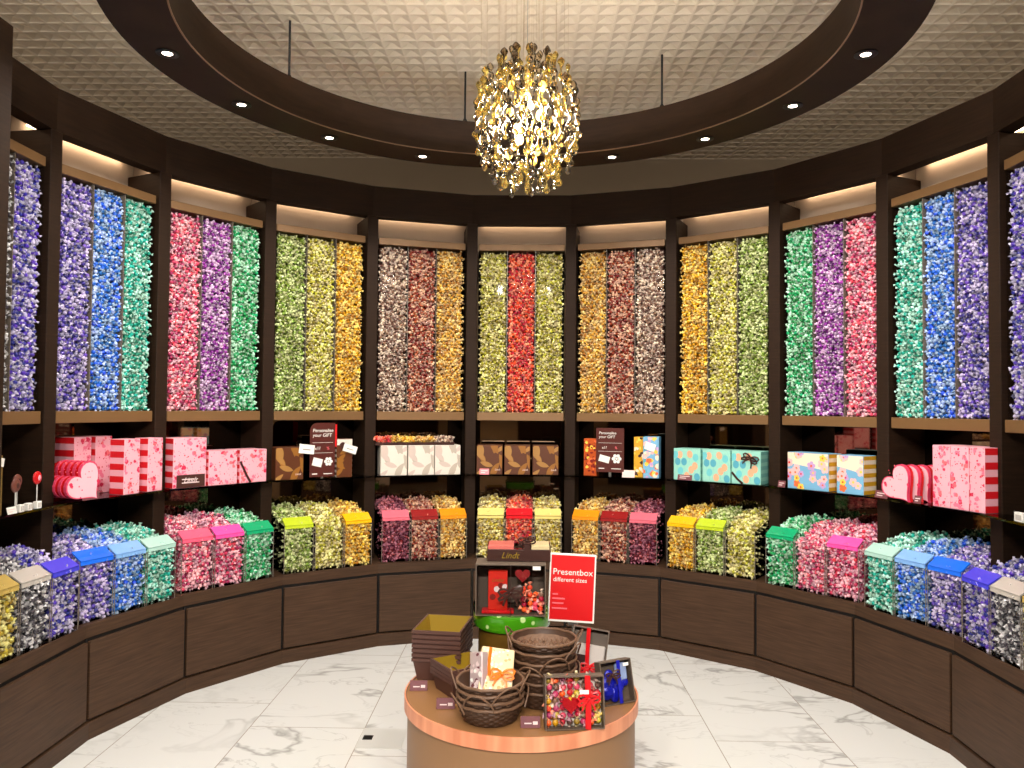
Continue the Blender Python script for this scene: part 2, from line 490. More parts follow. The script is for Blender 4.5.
def candy_template(seed, seg=8):
    r = np.random.default_rng(seed)
    prof = [(-0.0235, 0.0112, 1), (-0.0165, 0.0072, 1), (-0.0112, 0.0024, .55), (-0.0088, 0.0066, 0.1), (-0.0042, 0.0104, 0), (0.0042, 0.0104, 0),
            (0.0088, 0.0066, 0.1), (0.0112, 0.0024, .55), (0.0165, 0.0072, 1), (0.0235, 0.0112, 1)]
    V = []; P = []
    tw = r.uniform(0, 3, 2)
    for j, (x, rad, pale) in enumerate(prof):
        fan = j in (0, 1, 8, 9)
        for i in range(seg):
            a = 2 * PI * i / seg
            rr = rad * ((1 + (0.28 if i % 2 else -0.28)) if fan else 1)
            y, z = rr * math.cos(a), rr * math.sin(a) * (0.5 if fan else 1)
            if fan:
                t = tw[0] if j < 5 else tw[1]
                y, z = y * math.cos(t) - z * math.sin(t), y * math.sin(t) + z * math.cos(t)
            V.append((x, y, z)); P.append(pale)
    F = []
    k = len(prof)
    for j in range(k - 1):
        for i in range(seg):
            F.append((j * seg + i, j * seg + (i + 1) % seg, (j + 1) * seg + (i + 1) % seg, (j + 1) * seg + i))
    V = np.array(V) * np.array([0.92, 1.0, 1.0])
    return V, np.array(F), np.array(P)
TEMPL = [candy_template(i) for i in range(5)]

def rots(r, n, flat=None):
    """random rotation matrices; flat = index of an axis the candy's long axis mostly avoids"""
    d = r.normal(size=(n, 3))
    if flat is not None: d[:, flat] *= 0.45
    d /= np.linalg.norm(d, axis=1)[:, None]
    h = r.normal(size=(n, 3)); e = np.cross(d, h); e /= np.linalg.norm(e, axis=1)[:, None]
    g = np.cross(d, e)
    return np.stack([d, e, g], axis=2)

def candies_mesh(name, pos, rot, seed, core=None):
    r = np.random.default_rng(seed)
    n = len(pos)
    VV = []; FF = []; PP = []; TT = []; o = 0
    which = r.integers(0, len(TEMPL), n)
    for w, (V, F, P) in enumerate(TEMPL):
        ix = np.where(which == w)[0]
        if len(ix) == 0: continue
        X = np.einsum('nij,vj->nvi', rot[ix], V) + pos[ix][:, None, :]
        k = len(V)
        VV.append(X.reshape(-1, 3)); FF.append((F[None] + (np.arange(len(ix)) * k)[:, None, None] + o).reshape(-1, 4)); o += len(ix) * k
        tone = r.random(len(ix)); pal = r.random(len(ix)) < 0.30
        PP.append(np.maximum(np.tile(P, (len(ix), 1)), pal[:, None] * 0.8).reshape(-1)); TT.append(np.repeat(tone, k))
    if core is not None:
        cv, cf = core
        VV.append(np.array(cv)); FF.append(np.array(cf) + o); PP.append(np.full(len(cv), 0.0)); TT.append(np.full(len(cv), 0.0))  # core toned darkest: shade in the gaps between candies put into the colour
    V = np.concatenate(VV); F = np.concatenate(FF); P = np.concatenate(PP); T = np.concatenate(TT)
    me = bpy.data.meshes.new(name)
    me.vertices.add(len(V)); me.vertices.foreach_set('co', V.astype(np.float32).ravel())
    me.loops.add(len(F) * 4); me.loops.foreach_set('vertex_index', F.astype(np.int32).ravel())
    me.polygons.add(len(F)); me.polygons.foreach_set('loop_start', np.arange(0, len(F) * 4, 4, dtype=np.int32))
    me.polygons.foreach_set('use_smooth', np.ones(len(F), dtype=bool))
    me.update(calc_edges=True)
    for nm, arr in (('pale', P), ('tone', T)):
        a = me.attributes.new(nm, 'FLOAT', 'POINT'); a.data.foreach_set('value', arr.astype(np.float32))
    me.materials.append(CM['red'])
    return me

def core_box(x0, y0, z0, x1, y1, z1):
    m = MB().box(x0, y0, z0, x1, y1, z1); return m.v, m.f

# wall columns of candies: local x -.096...096, y 0 (front) to .13, z 0..1.14
def column_points(seed):
    r = np.random.default_rng(seed); P = []
    W, H = 0.094, 1.143
    for layer, (yy, sx, sz) in enumerate(((0.013, 0.0265, 0.0225), (0.034, 0.030, 0.027))):
        z = 0.012; row = 0
        while z < H - 0.008:
            n = max(1, int(round(2 * (W - 0.010) / sx)))
            for i in range(n + 1):
                x = -W + 0.010 + (2 * W - 0.02) * (i + (0.5 if row % 2 else 0.0)) / n
                if x > W - 0.009: continue
                P.append((x + r.normal() * 0.003, yy + r.normal() * 0.0025, z + r.normal() * 0.0035))
            z += sz; row += 1
    P = np.array(P)
    P[:, 0] = np.clip(P[:, 0], -W + 0.013, W - 0.013); P[:, 2] = np.clip(P[:, 2], 0.012, H - 0.01); P[:, 1] = np.maximum(P[:, 1], 0.012)
    R_ = rots(r, len(P), 1)
    # keep twisted ends behind the pane
    ext = np.abs(R_[:, 1, 0]) * 0.024
    P[:, 1] = np.maximum(P[:, 1], 0.012)
    return P, R_
colmesh = []
for s in range(4):
    P, R_ = column_points(100 + s)
    colmesh.append(candies_mesh('column fill', P, R_, s, core_box(-0.092, 0.056, 0.0, 0.092, 0.12, 1.135)))

COLS = {-5: ('yellow', 'black', 'indigo'), -4: ('violet', 'blue', 'teal'), -3: ('pink', 'purple', 'green'), -2: ('olive', 'lime', 'gold'), -1: ('silver', 'brown', 'caramel'),
        0: ('lime', 'red', 'lime'), 1: ('caramel', 'brown', 'silver'), 2: ('gold', 'lime', 'olive'), 3: ('green', 'purple', 'pink'), 4: ('teal', 'blue', 'violet'), 5: ('indigo', 'black', 'yellow')}
POSN = ('left', 'middle', 'right')
ci = 0
for b in BAYS:
    for j, colr in enumerate(COLS[b]):
        o = bpy.data.objects.new('dispenser_candies', colmesh[ci % 4]); C.objects.link(o); ci += 1
        place(o, b, -0.2 + 0.2 * j, 2.236, 1.511); paint(o, CM[colr])
        tag(o, '%s foil candies filling the %s compartment of the dispenser in the %s' % (FOILNAME.get(colr, colr), POSN[j], BN[b]), 'candies', 'candies filling the wall dispensers', 'stuff')

# bins on the worktop: local origin front-left... x -.092..092, y 0 front..0.44, z 0 = worktop
BW = 0.0925
def heap_z(y):
    if y < 0.05: return 0.280 + y * 0.4
    if y < 0.22: return 0.300 + (y - 0.05) * 0.36
    return 0.361 - (y - 0.22) * 0.02
def bin_points(seed):
    r = np.random.default_rng(seed); P = []; A = []
    W = BW - 0.004
    # front layers
    for yy, sx, sz in ((0.017, 0.0265, 0.0225), (0.034, 0.03, 0.026)):
        z = 0.016; row = 0
        while z < 0.27:
            n = int(round((2 * W - 0.02) / sx))
            for i in range(n + 1):
                x = -W + 0.01 + (2 * W - 0.02) * (i + (0.5 if row % 2 else 0)) / n
                if x > W - 0.008: continue
                P.append((x + r.normal() * 0.003, yy + r.normal() * 0.0025, z + r.normal() * 0.003)); A.append(1)
            z += sz; row += 1
    # sides
    for s in (-1, 1):
        y = 0.05
        while y < 0.27:
            z = 0.016
            while z < heap_z(y) - 0.03:
                P.append((s * (W - 0.009), y + r.normal() * 0.004, z + r.normal() * 0.004)); A.append(0)
                z += 0.021
            y += 0.022
    # heaped top, two layers
    for dz, st in ((-0.012, 0.026), (-0.032, 0.027), (0.004, 0.05)):
        y = 0.012 if dz < 0 else 0.08
        row = 0
        while y < 0.445:
            n = int(round((2 * W - 0.02) / st))
            for i in range(n + 1):
                x = -W + 0.01 + (2 * W - 0.02) * (i + (0.5 if row % 2 else 0)) / n
                if x > W - 0.008: continue
                yy = y + r.normal() * 0.006
                zz = heap_z(yy) + dz + r.normal() * 0.007 - 0.02 * (abs(x) / W) ** 4
                P.append((x + r.normal() * 0.004, max(0.016, yy), zz)); A.append(2)
            y += st * 0.88; row += 1
    P = np.array(P); A = np.array(A)
    R_ = np.empty((len(P), 3, 3))
    for a, fx in ((0, 0), (1, 1), (2, 2)):
        ix = np.where(A == a)[0]; R_[ix] = rots(r, len(ix), fx)
    P[:, 0] = np.clip(P[:, 0], -W + 0.013, W - 0.013)
    return P, R_
def bin_core():
    m = MB(); ys = [0.04, 0.1, 0.16, 0.22, 0.27, 0.44]; vs = []; W = BW - 0.018
    for y in ys:
        h = heap_z(y) - 0.035
        vs += [(-W, y, 0.0), (W, y, 0.0), (W, y, h), (-W, y, h)]
    F = []
    for i in range(len(ys) - 1):
        for j in range(4):
            F.append((i * 4 + j, i * 4 + (j + 1) % 4, i * 4 + 4 + (j + 1) % 4, i * 4 + 4 + j))
    F += [(3, 2, 1, 0), (20, 21, 22, 23)]
    return vs, F
binpts = [bin_points(200 + s) for s in range(4)]
binmesh = [candies_mesh('bin fill', P, R_, 50 + i, bin_core()) for i, (P, R_) in enumerate(binpts)]

BINS = {  # bay: [(foil, lid rgb or None)]
    -5: [('yellow', (196, 168, 92)), ('black', (190, 184, 176)), ('indigo', (70, 70, 220))],
    -4: [('violet', (30, 110, 240)), ('blue', (130, 180, 240)), ('teal', (176, 218, 206))],
    -3: [('pink', (250, 96, 128)), ('rose', (246, 84, 170)), ('green', (20, 168, 112))],
    -2: [('olive', (190, 210, 40)), ('lime', None), ('gold', (248, 190, 20))],
    -1: [('maroon', (232, 112, 130)), ('brown', (150, 30, 30)), ('caramel', (246, 150, 20))],
    0: [('lemon', (240, 220, 130)), ('red', (228, 30, 40)), ('lemon', (240, 220, 130))],
    1: [('caramel', (246, 150, 20)), ('brown', (150, 30, 30)), ('maroon', (232, 112, 130))],
    2: [('gold', (252, 186, 16)), ('olive', (180, 206, 40)), ('lime', None)],
    3: [('green', (20, 176, 108)), ('pink', None), ('rose', (252, 90, 140))],
    4: [('teal', (176, 218, 214)), ('blue', (130, 185, 240)), ('violet', (40, 100, 230))],
    5: [('indigo', (60, 90, 225)), ('black', (196, 190, 180)), ('yellow', (196, 168, 92))]}
LIDNAME = {'violet': 'bright blue', 'blue': 'light blue', 'teal': 'pale green', 'pink': 'salmon pink', 'rose': 'hot pink', 'green': 'green', 'olive': 'lime', 'gold': 'yellow',
           'maroon': 'pink', 'brown': 'dark red', 'caramel': 'orange', 'lemon': 'pale yellow', 'red': 'red', 'yellow': 'tan', 'black': 'greyish white', 'indigo': 'blue violet'}
BETA = {k: (0 if abs(k) < 2 else math.copysign(math.radians({2: 1.0, 3: 2.5, 4: 3.5, 5: 3.5}[abs(k)]), k)) for k in BAYS}
SHIFT = {k: (0 if abs(k) < 2 else math.copysign({2: .006, 3: .018, 4: .022, 5: .022}[abs(k)], k)) for k in BAYS}
binproto = None; bi = 0
CAMLOC = Vector((0.0305, -3.3084, 1.55))
pool = []
bin_fill = []
for b in BAYS:
    for j, (foil, lidc) in enumerate(BINS[b]):
        if binproto is None:
            binproto = empty('candy_bin')
            MB().box(-BW, 0.0, 0.0, BW, 0.0035, 0.272).build('front_pane', M_acry, binproto)
            MB().box(-BW, 0.0, -0.0005, BW, 0.44, 0.004).build('base', M_acry, binproto)
            for s in (-1, 1):
                pr = [(0.0, 0.0), (0.44, 0.0), (0.44, 0.33), (0.25, 0.33), (0.06, 0.295), (0.0, 0.285)]
                MB().prism(pr, s * BW - 0.0016, s * BW + 0.0016, axis='x').build('side_pane', M_acry, binproto)
                MB().box(s * (BW - 0.0015) - 0.0016, -0.0012, 0.0, s * (BW - 0.0015) + 0.0016, 0.0, 0.272).build('pane_edge', M_edge, binproto)
            lid = MB()
            lid.box(-BW + 0.004, -0.004, 0.270, BW - 0.004, 0.001, 0.290)
            pr = [(-0.004, 0.286), (0.02, 0.298), (0.06, 0.325), (0.058, 0.331), (0.018, 0.305), (-0.004, 0.292)]
            lid.prism(pr, -BW + 0.004, BW - 0.004, axis='x')
            lid.build('lid', M_red, binproto)
            c = binproto
        else:
            c = dup(binproto)
        be = BETA[b]
        # row turned about a point behind it
        t0 = -0.194 + 0.194 * j; n0 = 2.004 if abs(b) > 1 else 2.03
        dt, dn = t0, n0 - 2.35
        t = dt * math.cos(be) - dn * math.sin(be) + SHIFT[b]; n = 2.35 + dt * math.sin(be) + dn * math.cos(be)
        if b == 0: n += 0.0
        place(c, b, t, n, 0.5235, be)
        lab = '%s acrylic candy bin, %s of three in the %s' % ('open' if lidc is None else LIDNAME[foil] + ' lidded', POSN[j], BN[b])
        tag(c, lab, 'candy bin', 'acrylic candy bins on the worktop')
        for ch in list(c.children):
            if ch.name.startswith('lid'):
                if lidc is None:
                    bpy.data.objects.remove(ch)
                else:
                    paint(ch, pm('lid %s' % LIDNAME[foil], lidc, 0.25, 0, 0.2))
                    ch['label'] = '%s flap lid' % LIDNAME[foil]
        vi = bi % 4; bi += 1
        o = bpy.data.objects.new('bin_candies', binmesh[vi]); C.objects.link(o)
        place(o, b, t, n, 0.528, be); paint(o, CM[foil])
        tag(o, '%s foil candies heaped in the %s bin of the %s' % (FOILNAME.get(foil, foil), POSN[j], BN[b]), 'candies', 'candies heaped in the bins', 'stuff')
        Mw = Matrix.LocRotScale(o.location, o.rotation_euler, None)
        bin_fill.append((o, vi, Mw, foil, b, j))

# camera (needed here to choose the candies that show largest)
F_PX, PITCH, YAW, ROLL = 783.68, 0.0290, -0.0164, 0.0087
def cam_basis():
    cy, sy, cp, sp, cr, sr = math.cos(YAW), math.sin(YAW), math.cos(PITCH), math.sin(PITCH), math.cos(ROLL), math.sin(ROLL)
    def w(u, d, v):
        y, z = cp * d - sp * v, sp * d + cp * v
        return Vector((cy * u + sy * y, -sy * u + cy * y, z))
    return w(cr, 0, sr), w(-sr, 0, cr), w(0, 1, 0)
CR, CU, CF = cam_basis()
cam = bpy.data.cameras.new('Camera'); co = bpy.data.objects.new('Camera', cam); C.objects.link(co)
cam.sensor_width = 36; cam.lens = 36 * F_PX / 1024; cam.clip_end = 50; cam.clip_start = 0.05
mw = Matrix((( CR.x, CU.x, -CF.x, CAMLOC.x), (CR.y, CU.y, -CF.y, CAMLOC.y), (CR.z, CU.z, -CF.z, CAMLOC.z), (0, 0, 0, 1)))
co.matrix_world = mw
scene.camera = co
def pix(p):
    d = p - CAMLOC
    y = d.dot(CF)
    return 512 + F_PX * d.dot(CR) / y, 384 - F_PX * d.dot(CU) / y, y

# the candies that show largest become objects of their own
for o, vi, Mw, foil, b, j in bin_fill:
    if abs(b) < 4: continue
    P, R_ = binpts[vi]
    for i in range(len(P)):
        x, y, z = P[i]
        front = y < 0.026 and z < 0.265
        top = z > heap_z(y) - 0.010 and y > 0.075
        if not (front or top): continue
        p = Mw @ Vector(P[i]); u, v, d = pix(p)
        if 6 < u < 1018 and 6 < v < 760:
            if top and b in (-5, 5) and y > 0.3: continue
            pool.append((d, o.name, i, foil, b, j, front))
pool.sort()
single = [candies_mesh('candy', np.zeros((1, 3)), np.eye(3)[None], 900 + i) for i in range(10)]
taken = {}
for d, on, i, foil, b, j, front in pool[:228]:
    taken.setdefault(on, []).append((i, front))
for o, vi, Mw, foil, b, j in bin_fill:
    if o.name not in taken: continue
    P, R_ = binpts[vi]
    keep = np.ones(len(P), bool)
    for i, front in taken[o.name]:
        keep[i] = False
        w = bpy.data.objects.new('wrapped_candy', rnd.choice(single)); C.objects.link(w)
        rm = Matrix(R_[i].tolist()).to_4x4()
        w.matrix_world = Mw @ Matrix.Translation(P[i]) @ rm
        paint(w, CM[foil])
        where = 'at the front pane of' if front else 'on top of'
        tag(w, '%s foil candy %s the %s bin, %s' % (FOILNAME.get(foil, foil), where, POSN[j], BN[b]), 'candy',
            '%s candies %s the %s bin of the %s' % (foil, 'at the front of' if front else 'on top of', POSN[j], BN[b]))
    o.data = candies_mesh('bin fill', P[keep], R_[keep], 50 + vi, bin_core())
    paint(o, CM[foil])

# ------------------------------------------------------------------ ceiling ring, downlights, rods
RC = (-0.027, -0.023)
ring = empty('ceiling_ring', (RC[0], RC[1], 3.05))
tag(ring, 'large dark wooden ring hanging below the coffered ceiling', 'ceiling ring')
MB().lathe([(1.355, 0), (1.61, 0), (1.61, 0.195), (1.355, 0.195)], 128, closed=True).build('ring_body', M_ring, ring, True)
MB().lathe([(1.352, -0.001), (1.358, -0.001), (1.358, 0.004), (1.352, 0.004)], 128, closed=True).build('edge_bead', pm('edge bead', (120, 92, 70), 0.4), ring, True)
dl = None
for i in range(16):
    a = (i) * PI / 8
    x, y = RC[0] + 1.483 * math.sin(a), RC[1] + 1.483 * math.cos(a)
    if dl is None:
        dl = empty('downlight')
        MB().lathe([(0.046, 0.0), (0.048, -0.004), (0.040, -0.007), (0.022, -0.004), (0.022, 0.0)], 28).build('trim_ring', M_black, dl, True)
        MB().disc(0.0218, -0.0030, 24, flip=True).build('lens', M_lens, dl)
        o = dl
    else:
        o = dup(dl)
    o.location = (x, y, 3.0498)
    hid = {0: 'hidden behind the chandelier', 1: 'just right of the chandelier', 15: 'just left of the chandelier', 2: 'second to the right of the chandelier', 14: 'second to the left of the chandelier',
           3: 'third to the right of the chandelier', 13: 'third to the left of the chandelier', 4: 'fourth to the right of the chandelier', 12: 'fourth to the left of the chandelier'}
    lab = 'round recessed downlight in the ring, %s' % hid.get(i, 'number %d round the side nearest the viewer' % (i - 4))
    tag(o, lab, 'downlight', 'downlights in the ceiling ring')
    L = bpy.data.lights.new('downlight beam', 'SPOT'); L.energy = 14; L.color = (1.0, 0.94, 0.86); L.spot_size = math.radians(150); L.spot_blend = 0.7; L.shadow_soft_size = 0.03
    lo = bpy.data.objects.new('downlight_beam', L); C.objects.link(lo); lo.parent = o; lo.location = (0, 0, -0.012)
rod = None
for i, (a, ln) in enumerate(((-58, 'left'), (-13, 'middle'), (36, 'right'), (100, None), (180, None), (-110, None))):
    a = math.radians(a)
    if rod is None:
        rod = empty('suspension_rod')
        MB().tube([(0, 0, 0.0), (0, 0, CEIL - 3.245 + 0.0)], 0.006, 10).build('rod', M_black, rod)
        MB().lathe([(0.0001, 0), (0.016, 0), (0.016, 0.012), (0.007, 0.03), (0.006, 0.03)], 16).build('foot', M_black, rod)
        o = rod
    else:
        o = dup(rod)
    o.location = (RC[0] + 1.40 * math.sin(a), RC[1] + 1.40 * math.cos(a), 3.245)
    lab = {'left': 'thin black rod holding the ring, leftmost of the three in view', 'middle': 'thin black rod holding the ring, close beside the chandelier', 'right': 'thin black rod holding the ring, rightmost of the three in view'}.get(ln, 'thin black rod holding the near side of the ring, number %d' % i)
    tag(o, lab, 'rod', 'rods holding the ceiling ring')

# ------------------------------------------------------------------ chandelier
CH = Vector((0.03, -0.02, 2.765))
ch = empty('chandelier', (CH.x, CH.y, CH.z)); tag(ch, 'large oval chandelier of clear and amber glass drops hanging inside the ceiling ring', 'chandelier')
M_drop = clear('clear drop glass', (250, 240, 222), 0.5, 0.05)
M_amber = pm('amber drop glass', (255, 226, 130), 0.05, trans=0.92, ior=1.5)
M_smoke = clear('smoky drop glass', (206, 186, 156), 0.55, 0.05)
def drop_mesh(mat):
    m = MB(); n = 12; prof = []
    for j in range(17):
        u = j / 16.0
        z = 0.05 - 0.1 * u
        r = 0.0055 + 0.0105 * math.exp(-((u - 0.2) / 0.14) ** 2) + 0.0125 * math.exp(-((u - 0.82) / 0.14) ** 2)
        if u < 0.14: r *= math.sqrt(max(0.002, 1 - ((0.14 - u) / 0.14) ** 2))
        if u > 0.88: r *= math.sqrt(max(0.002, 1 - ((u - 0.88) / 0.12) ** 2))
        prof.append((z, r, u))
    vs = []
    for z, r, u in prof:
        t = u * 2.6; fl = 0.36 + 0.5 * abs(u - 0.5) * 2
        for i in range(n):
            a = 2 * PI * i / n; x, y = r * math.cos(a) * 1.05, r * math.sin(a) * fl
            vs.append((x * math.cos(t) - y * math.sin(t), x * math.sin(t) + y * math.cos(t), z))
    F = []
    for j in range(16):
        for i in range(n):
            F.append((j * n + i, (j + 1) * n + i, (j + 1) * n + (i + 1) % n, j * n + (i + 1) % n))
    F += [list(range(n))[::-1][::-1], [16 * n + i for i in range(n)][::-1]]
    m.add(vs, F); return m.mesh('glass drop', [mat], True)
DM = {k: drop_mesh(v) for k, v in (('c', M_drop), ('a', M_amber), ('s', M_smoke))}
drops = []
tiers = 8
for ti in range(tiers):
    z = 0.232 - ti * 0.0655
    rr = 0.215 * math.sqrt(max(0.05, 1 - (abs(z + 0.005) / 0.275) ** 2.4))
    nn = max(5, int(round(2 * PI * rr / 0.068)))
    for i in range(nn):
        a = 2 * PI * (i + 0.5 * (ti % 2)) / nn + 0.3
        drops.append((rr * math.cos(a), rr * math.sin(a), z + rnd.uniform(-.008, .008), rnd.choice('ccsaa'), rnd.uniform(0, 6)))
    r2 = rr * 0.66; n2 = max(3, int(nn * 0.5))
    for i in range(n2):
        a = 2 * PI * (i + 0.25) / n2
        drops.append((r2 * math.cos(a), r2 * math.sin(a), z - 0.03 + rnd.uniform(-.012, .012), rnd.choice('aaac'), rnd.uniform(0, 6)))
drops += [(0.055 * math.cos(q), 0.055 * math.sin(q), 0.258, 'cas'[int(q) % 3], q) for q in (0.2, 1.5, 2.7, 4.0, 5.2)]
drops += [(0.1 * math.cos(q), 0.1 * math.sin(q), 0.238, 'asc'[int(q * 2) % 3], q) for q in (0.0, .8, 1.6, 2.4, 3.2, 4.0, 4.8, 5.6)]
drops += [(0.05, 0.02, -0.262, 'c', 1), (-0.04, 0.0, -0.256, 'c', 2), (0.0, -0.05, -0.262, 'a', 3)]
drops.sort(key=lambda d: d[1])
rest = MB()
for i, (x, y, z, k, t) in enumerate(drops):
    if i < 100:
        o = bpy.data.objects.new('glass_drop', DM[k]); C.objects.link(o); o.parent = ch
        o.location = (x, y, z); o.rotation_euler = (rnd.uniform(-.12, .12), rnd.uniform(-.12, .12), t)
    else:
        M = Matrix.LocRotScale(Vector((x, y, z)), Euler((rnd.uniform(-.12, .12), 0, t)), None)
        src = DM[k]
        rest.add([M @ v.co for v in src.vertices], [list(p.vertices) for p in src.polygons], 'cas'.index(k))
o = rest.build('rear_glass_drops', [M_drop, M_amber, M_smoke], ch, True); o['kind'] = 'stuff'
for z in (0.13, 0.04, -0.06, -0.15):
    for a in (0.4, 2.5, 4.6):
        MB().ball((0, 0, 0), 0.015, 12, 8, 0, (1, 1, 1.5)).build('bulb', M_bulb, ch, True).location = (0.075 * math.cos(a + z * 9), 0.075 * math.sin(a + z * 9), z)
MB().tube([(0, 0, -0.2), (0, 0, CEIL - CH.z)], 0.0013, 6).build('stem', M_steel, ch)
MB().lathe([(0.0001, 0), (0.26, 0), (0.26, 0.02), (0.0001, 0.02)], 40).build('ceiling_plate', M_cream, ch).location = (0, 0, CEIL - CH.z - 0.021)
wr = MB().tube([(0, 0, 0), (0, 0, 0.62)], 0.0006, 4).mesh('wire', [pm('wire', (220, 200, 170), 0.4, 0.5)])
for i in range(26):
    a = 2 * PI * i / 26; r_ = 0.05 + 0.15 * (i % 3) / 2
    o = bpy.data.objects.new('hanging_wire', wr); C.objects.link(o); o.parent = ch; o.location = (r_ * math.cos(a), r_ * math.sin(a), 0.15)

# ------------------------------------------------------------------ printed boxes on the shelves
def circ(x, z, r, n=10, sq=1.0, rot=0.0, jag=0.0):
    out = []
    for i in range(n):
        a = 2 * PI * i / n; q = r * (1 + (rnd.uniform(-jag, jag) if jag else 0))
        px, pz = q * math.cos(a), q * sq * math.sin(a)
        out.append((x + px * math.cos(rot) - pz * math.sin(rot), z + px * math.sin(rot) + pz * math.cos(rot)))
    return out
def leafp(x, z, l, w, rot):
    out = []
    for i in range(9):
        u = i / 8; out.append((l * (u - .5), w * math.sin(PI * u) ** .8))
    for i in range(7, 0, -1):
        u = i / 8; out.append((l * (u - .5), -w * math.sin(PI * u) ** .8))
    return [(x + p * math.cos(rot) - q * math.sin(rot), z + p * math.sin(rot) + q * math.cos(rot)) for p, q in out]
def clip(poly, x0, x1, z0, z1):
    for ax, lim, sg in ((0, x0, 1), (0, x1, -1), (1, z0, 1), (1, z1, -1)):
        out = []
        for i in range(len(poly)):
            p, q = poly[i - 1], poly[i]
            ip, iq = sg * (p[ax] - lim) >= 0, sg * (q[ax] - lim) >= 0
            if ip != iq:
                t = (lim - p[ax]) / (q[ax] - p[ax]); out.append((p[0] + t * (q[0] - p[0]), p[1] + t * (q[1] - p[1])))
            if iq: out.append(q)
        poly = out
        if len(poly) < 3: return None
    return poly
class Printed:
    """a carton: chamfered box with printed shapes on its front (-y) and stripes on its sides"""
    def __init__(s, w, d, h, base):
        s.w, s.d, s.h = w, d, h; s.m = MB().bbox(-w / 2, 0, 0, w / 2, d, h, 0.002); s.mats = [base]; s.lv = 0
    def mat(s, m):
        if m not in s.mats: s.mats.append(m)
        return s.mats.index(m)
    def front(s, poly, m):
        poly = clip(poly, -s.w / 2 + .002, s.w / 2 - .002, .002, s.h - .002)
        if poly:
            s.lv += 1
            a = sum(poly[i - 1][0] * poly[i][1] - poly[i][0] * poly[i - 1][1] for i in range(len(poly)))
            if a < 0: poly = poly[::-1]
            y = -0.0003 - s.lv * 0.000006
            s.m.add([(x, y, z) for x, z in poly], [list(range(len(poly)))], s.mat(m))
        return s
    def side(s, y0, z0, y1, z1, m, lift=0.0006):
        k = s.mat(m)
        for sg in (-1, 1):
            x = sg * (s.w / 2 + lift)
            f = [(x, y0, z0), (x, y1, z0), (x, y1, z1), (x, y0, z1)]
            s.m.add(f if sg > 0 else f[::-1], [(0, 1, 2, 3)], k)
        return s
    def top(s, x0, y0, x1, y1, m):
        z = s.h + 0.0003
        s.m.add([(x0, y0, z), (x1, y0, z), (x1, y1, z), (x0, y1, z)], [(0, 1, 2, 3)], s.mat(m)); return s
    def build(s, name, parent): return s.m.build(name, s.mats, parent)

def stripes(p, m, n, c0=0.0):
    st = p.h / n
    for i in range(0, n, 2): p.side(0.002, max(.002, i * st), p.d - .002, min(p.h - .002, (i + 1) * st), m)

def blossom_box(name, w, d, h, stripe=True):
    root = empty(name); p = Printed(w, d, h, M_palepink)
    for i in range(int(90 * w * h / .04)):
        u = rnd.random(); v = rnd.random()
        if (u + v < 1.25 and u + v > 0.75): continue
        p.front(circ(-w / 2 + u * w, v * h, rnd.uniform(.004, .013), 8, 1, 0, .35), rnd.choice((M_pink, M_rose, M_sal, M_pink)))
    for i in range(int(70 * w * h / .04)):
        p.front(circ(rnd.uniform(-w / 2, w / 2), rnd.uniform(0, h), rnd.uniform(.0015, .004), 6), rnd.choice((M_rose, M_red, M_pink)))
    if stripe: p.side(0.002, 0.002, d - .002, h - .002, M_palepink, .0003); stripes(p, M_stripe, 9)
    p.build('carton', root)
    return root
def bow(parent, loc, size, mat, rot=0.0, name='bow'):
    m = MB()
    for s in (-1, 1):
        for tilt, ln in ((0.45, 1.0), (-0.1, 0.9)):
            pts = []
            for i in range(9):
                u = i / 8 * 2 * PI
                x = s * size * ln * 0.5 * (1 - math.cos(u)) ; z = size * 0.26 * math.sin(u)
                pts.append((x * math.cos(tilt) - z * math.sin(tilt) * s, -0.004 - 0.006 * math.sin(u / 2), x * math.sin(tilt) * s * s + z * math.cos(tilt)))
            m.tube(pts, 0.0012, 6, rb=size * 0.10)
        m.tube([(0, -0.004, 0), (s * size * 0.4, -0.006, -size * 0.5), (s * size * 0.55, -0.003, -size * 0.95)], 0.0012, 6, rb=size * 0.09)
    m.ball((0, -0.008, 0), size * 0.13, 8, 6)
    o = m.build(name, mat, parent, True); o.location = loc; o.rotation_euler = (0, rot, 0)
    return o
def sticker(parent, x, z, w, h, y=-0.0022, name='sticker', mat=None, tilt=0.0, script=True):
    M = Matrix.Translation((x, y, z)) @ Matrix.Rotation(tilt, 4, 'Y')
    m = MB().box(-w / 2, -0.001, -h / 2, w / 2, 0.001, h / 2, 0, M)
    if script:
        for k in (-1, 1):
            m.box(-w * .32, -0.0014, k * h * .14 - h * .04, w * (.3 if k < 0 else .12), -0.001, k * h * .14 + h * .04, 1, M)
    return m.build(name, [mat or M_plum, M_pale], parent)

SZ = 1.0805; SN = 2.13
def put(o, b, t, label, cat='gift box', group=None, n=SN, z=SZ, rz=0.0):
    place(o, b, t, n, z, rz); tag(o, label, cat, group); return o
def price_card(b, t, label, w=0.085, n=2.122, mat=None, h=0.04):
    root = empty('price_card')
    M = Matrix.Rotation(-0.25, 4, 'X')
    MB().box(-w / 2, -0.001, 0, w / 2, 0.001, h, 0, M).build('card', mat or M_plum, root)
    m = MB()
    for k in range(2): m.box(-w * .36, -0.0016, h * (.28 + .3 * k), w * (.34 if k else .1), -0.001, h * (.40 + .3 * k), 0, M)
    m.build('printed_lines', M_pale, root)
    MB().box(-w / 2, 0.0, 0, w / 2, 0.02, 0.0015).build('foot', M_acry, root)
    return put(root, b, t, label, 'price card', 'price cards on the shelves', n)

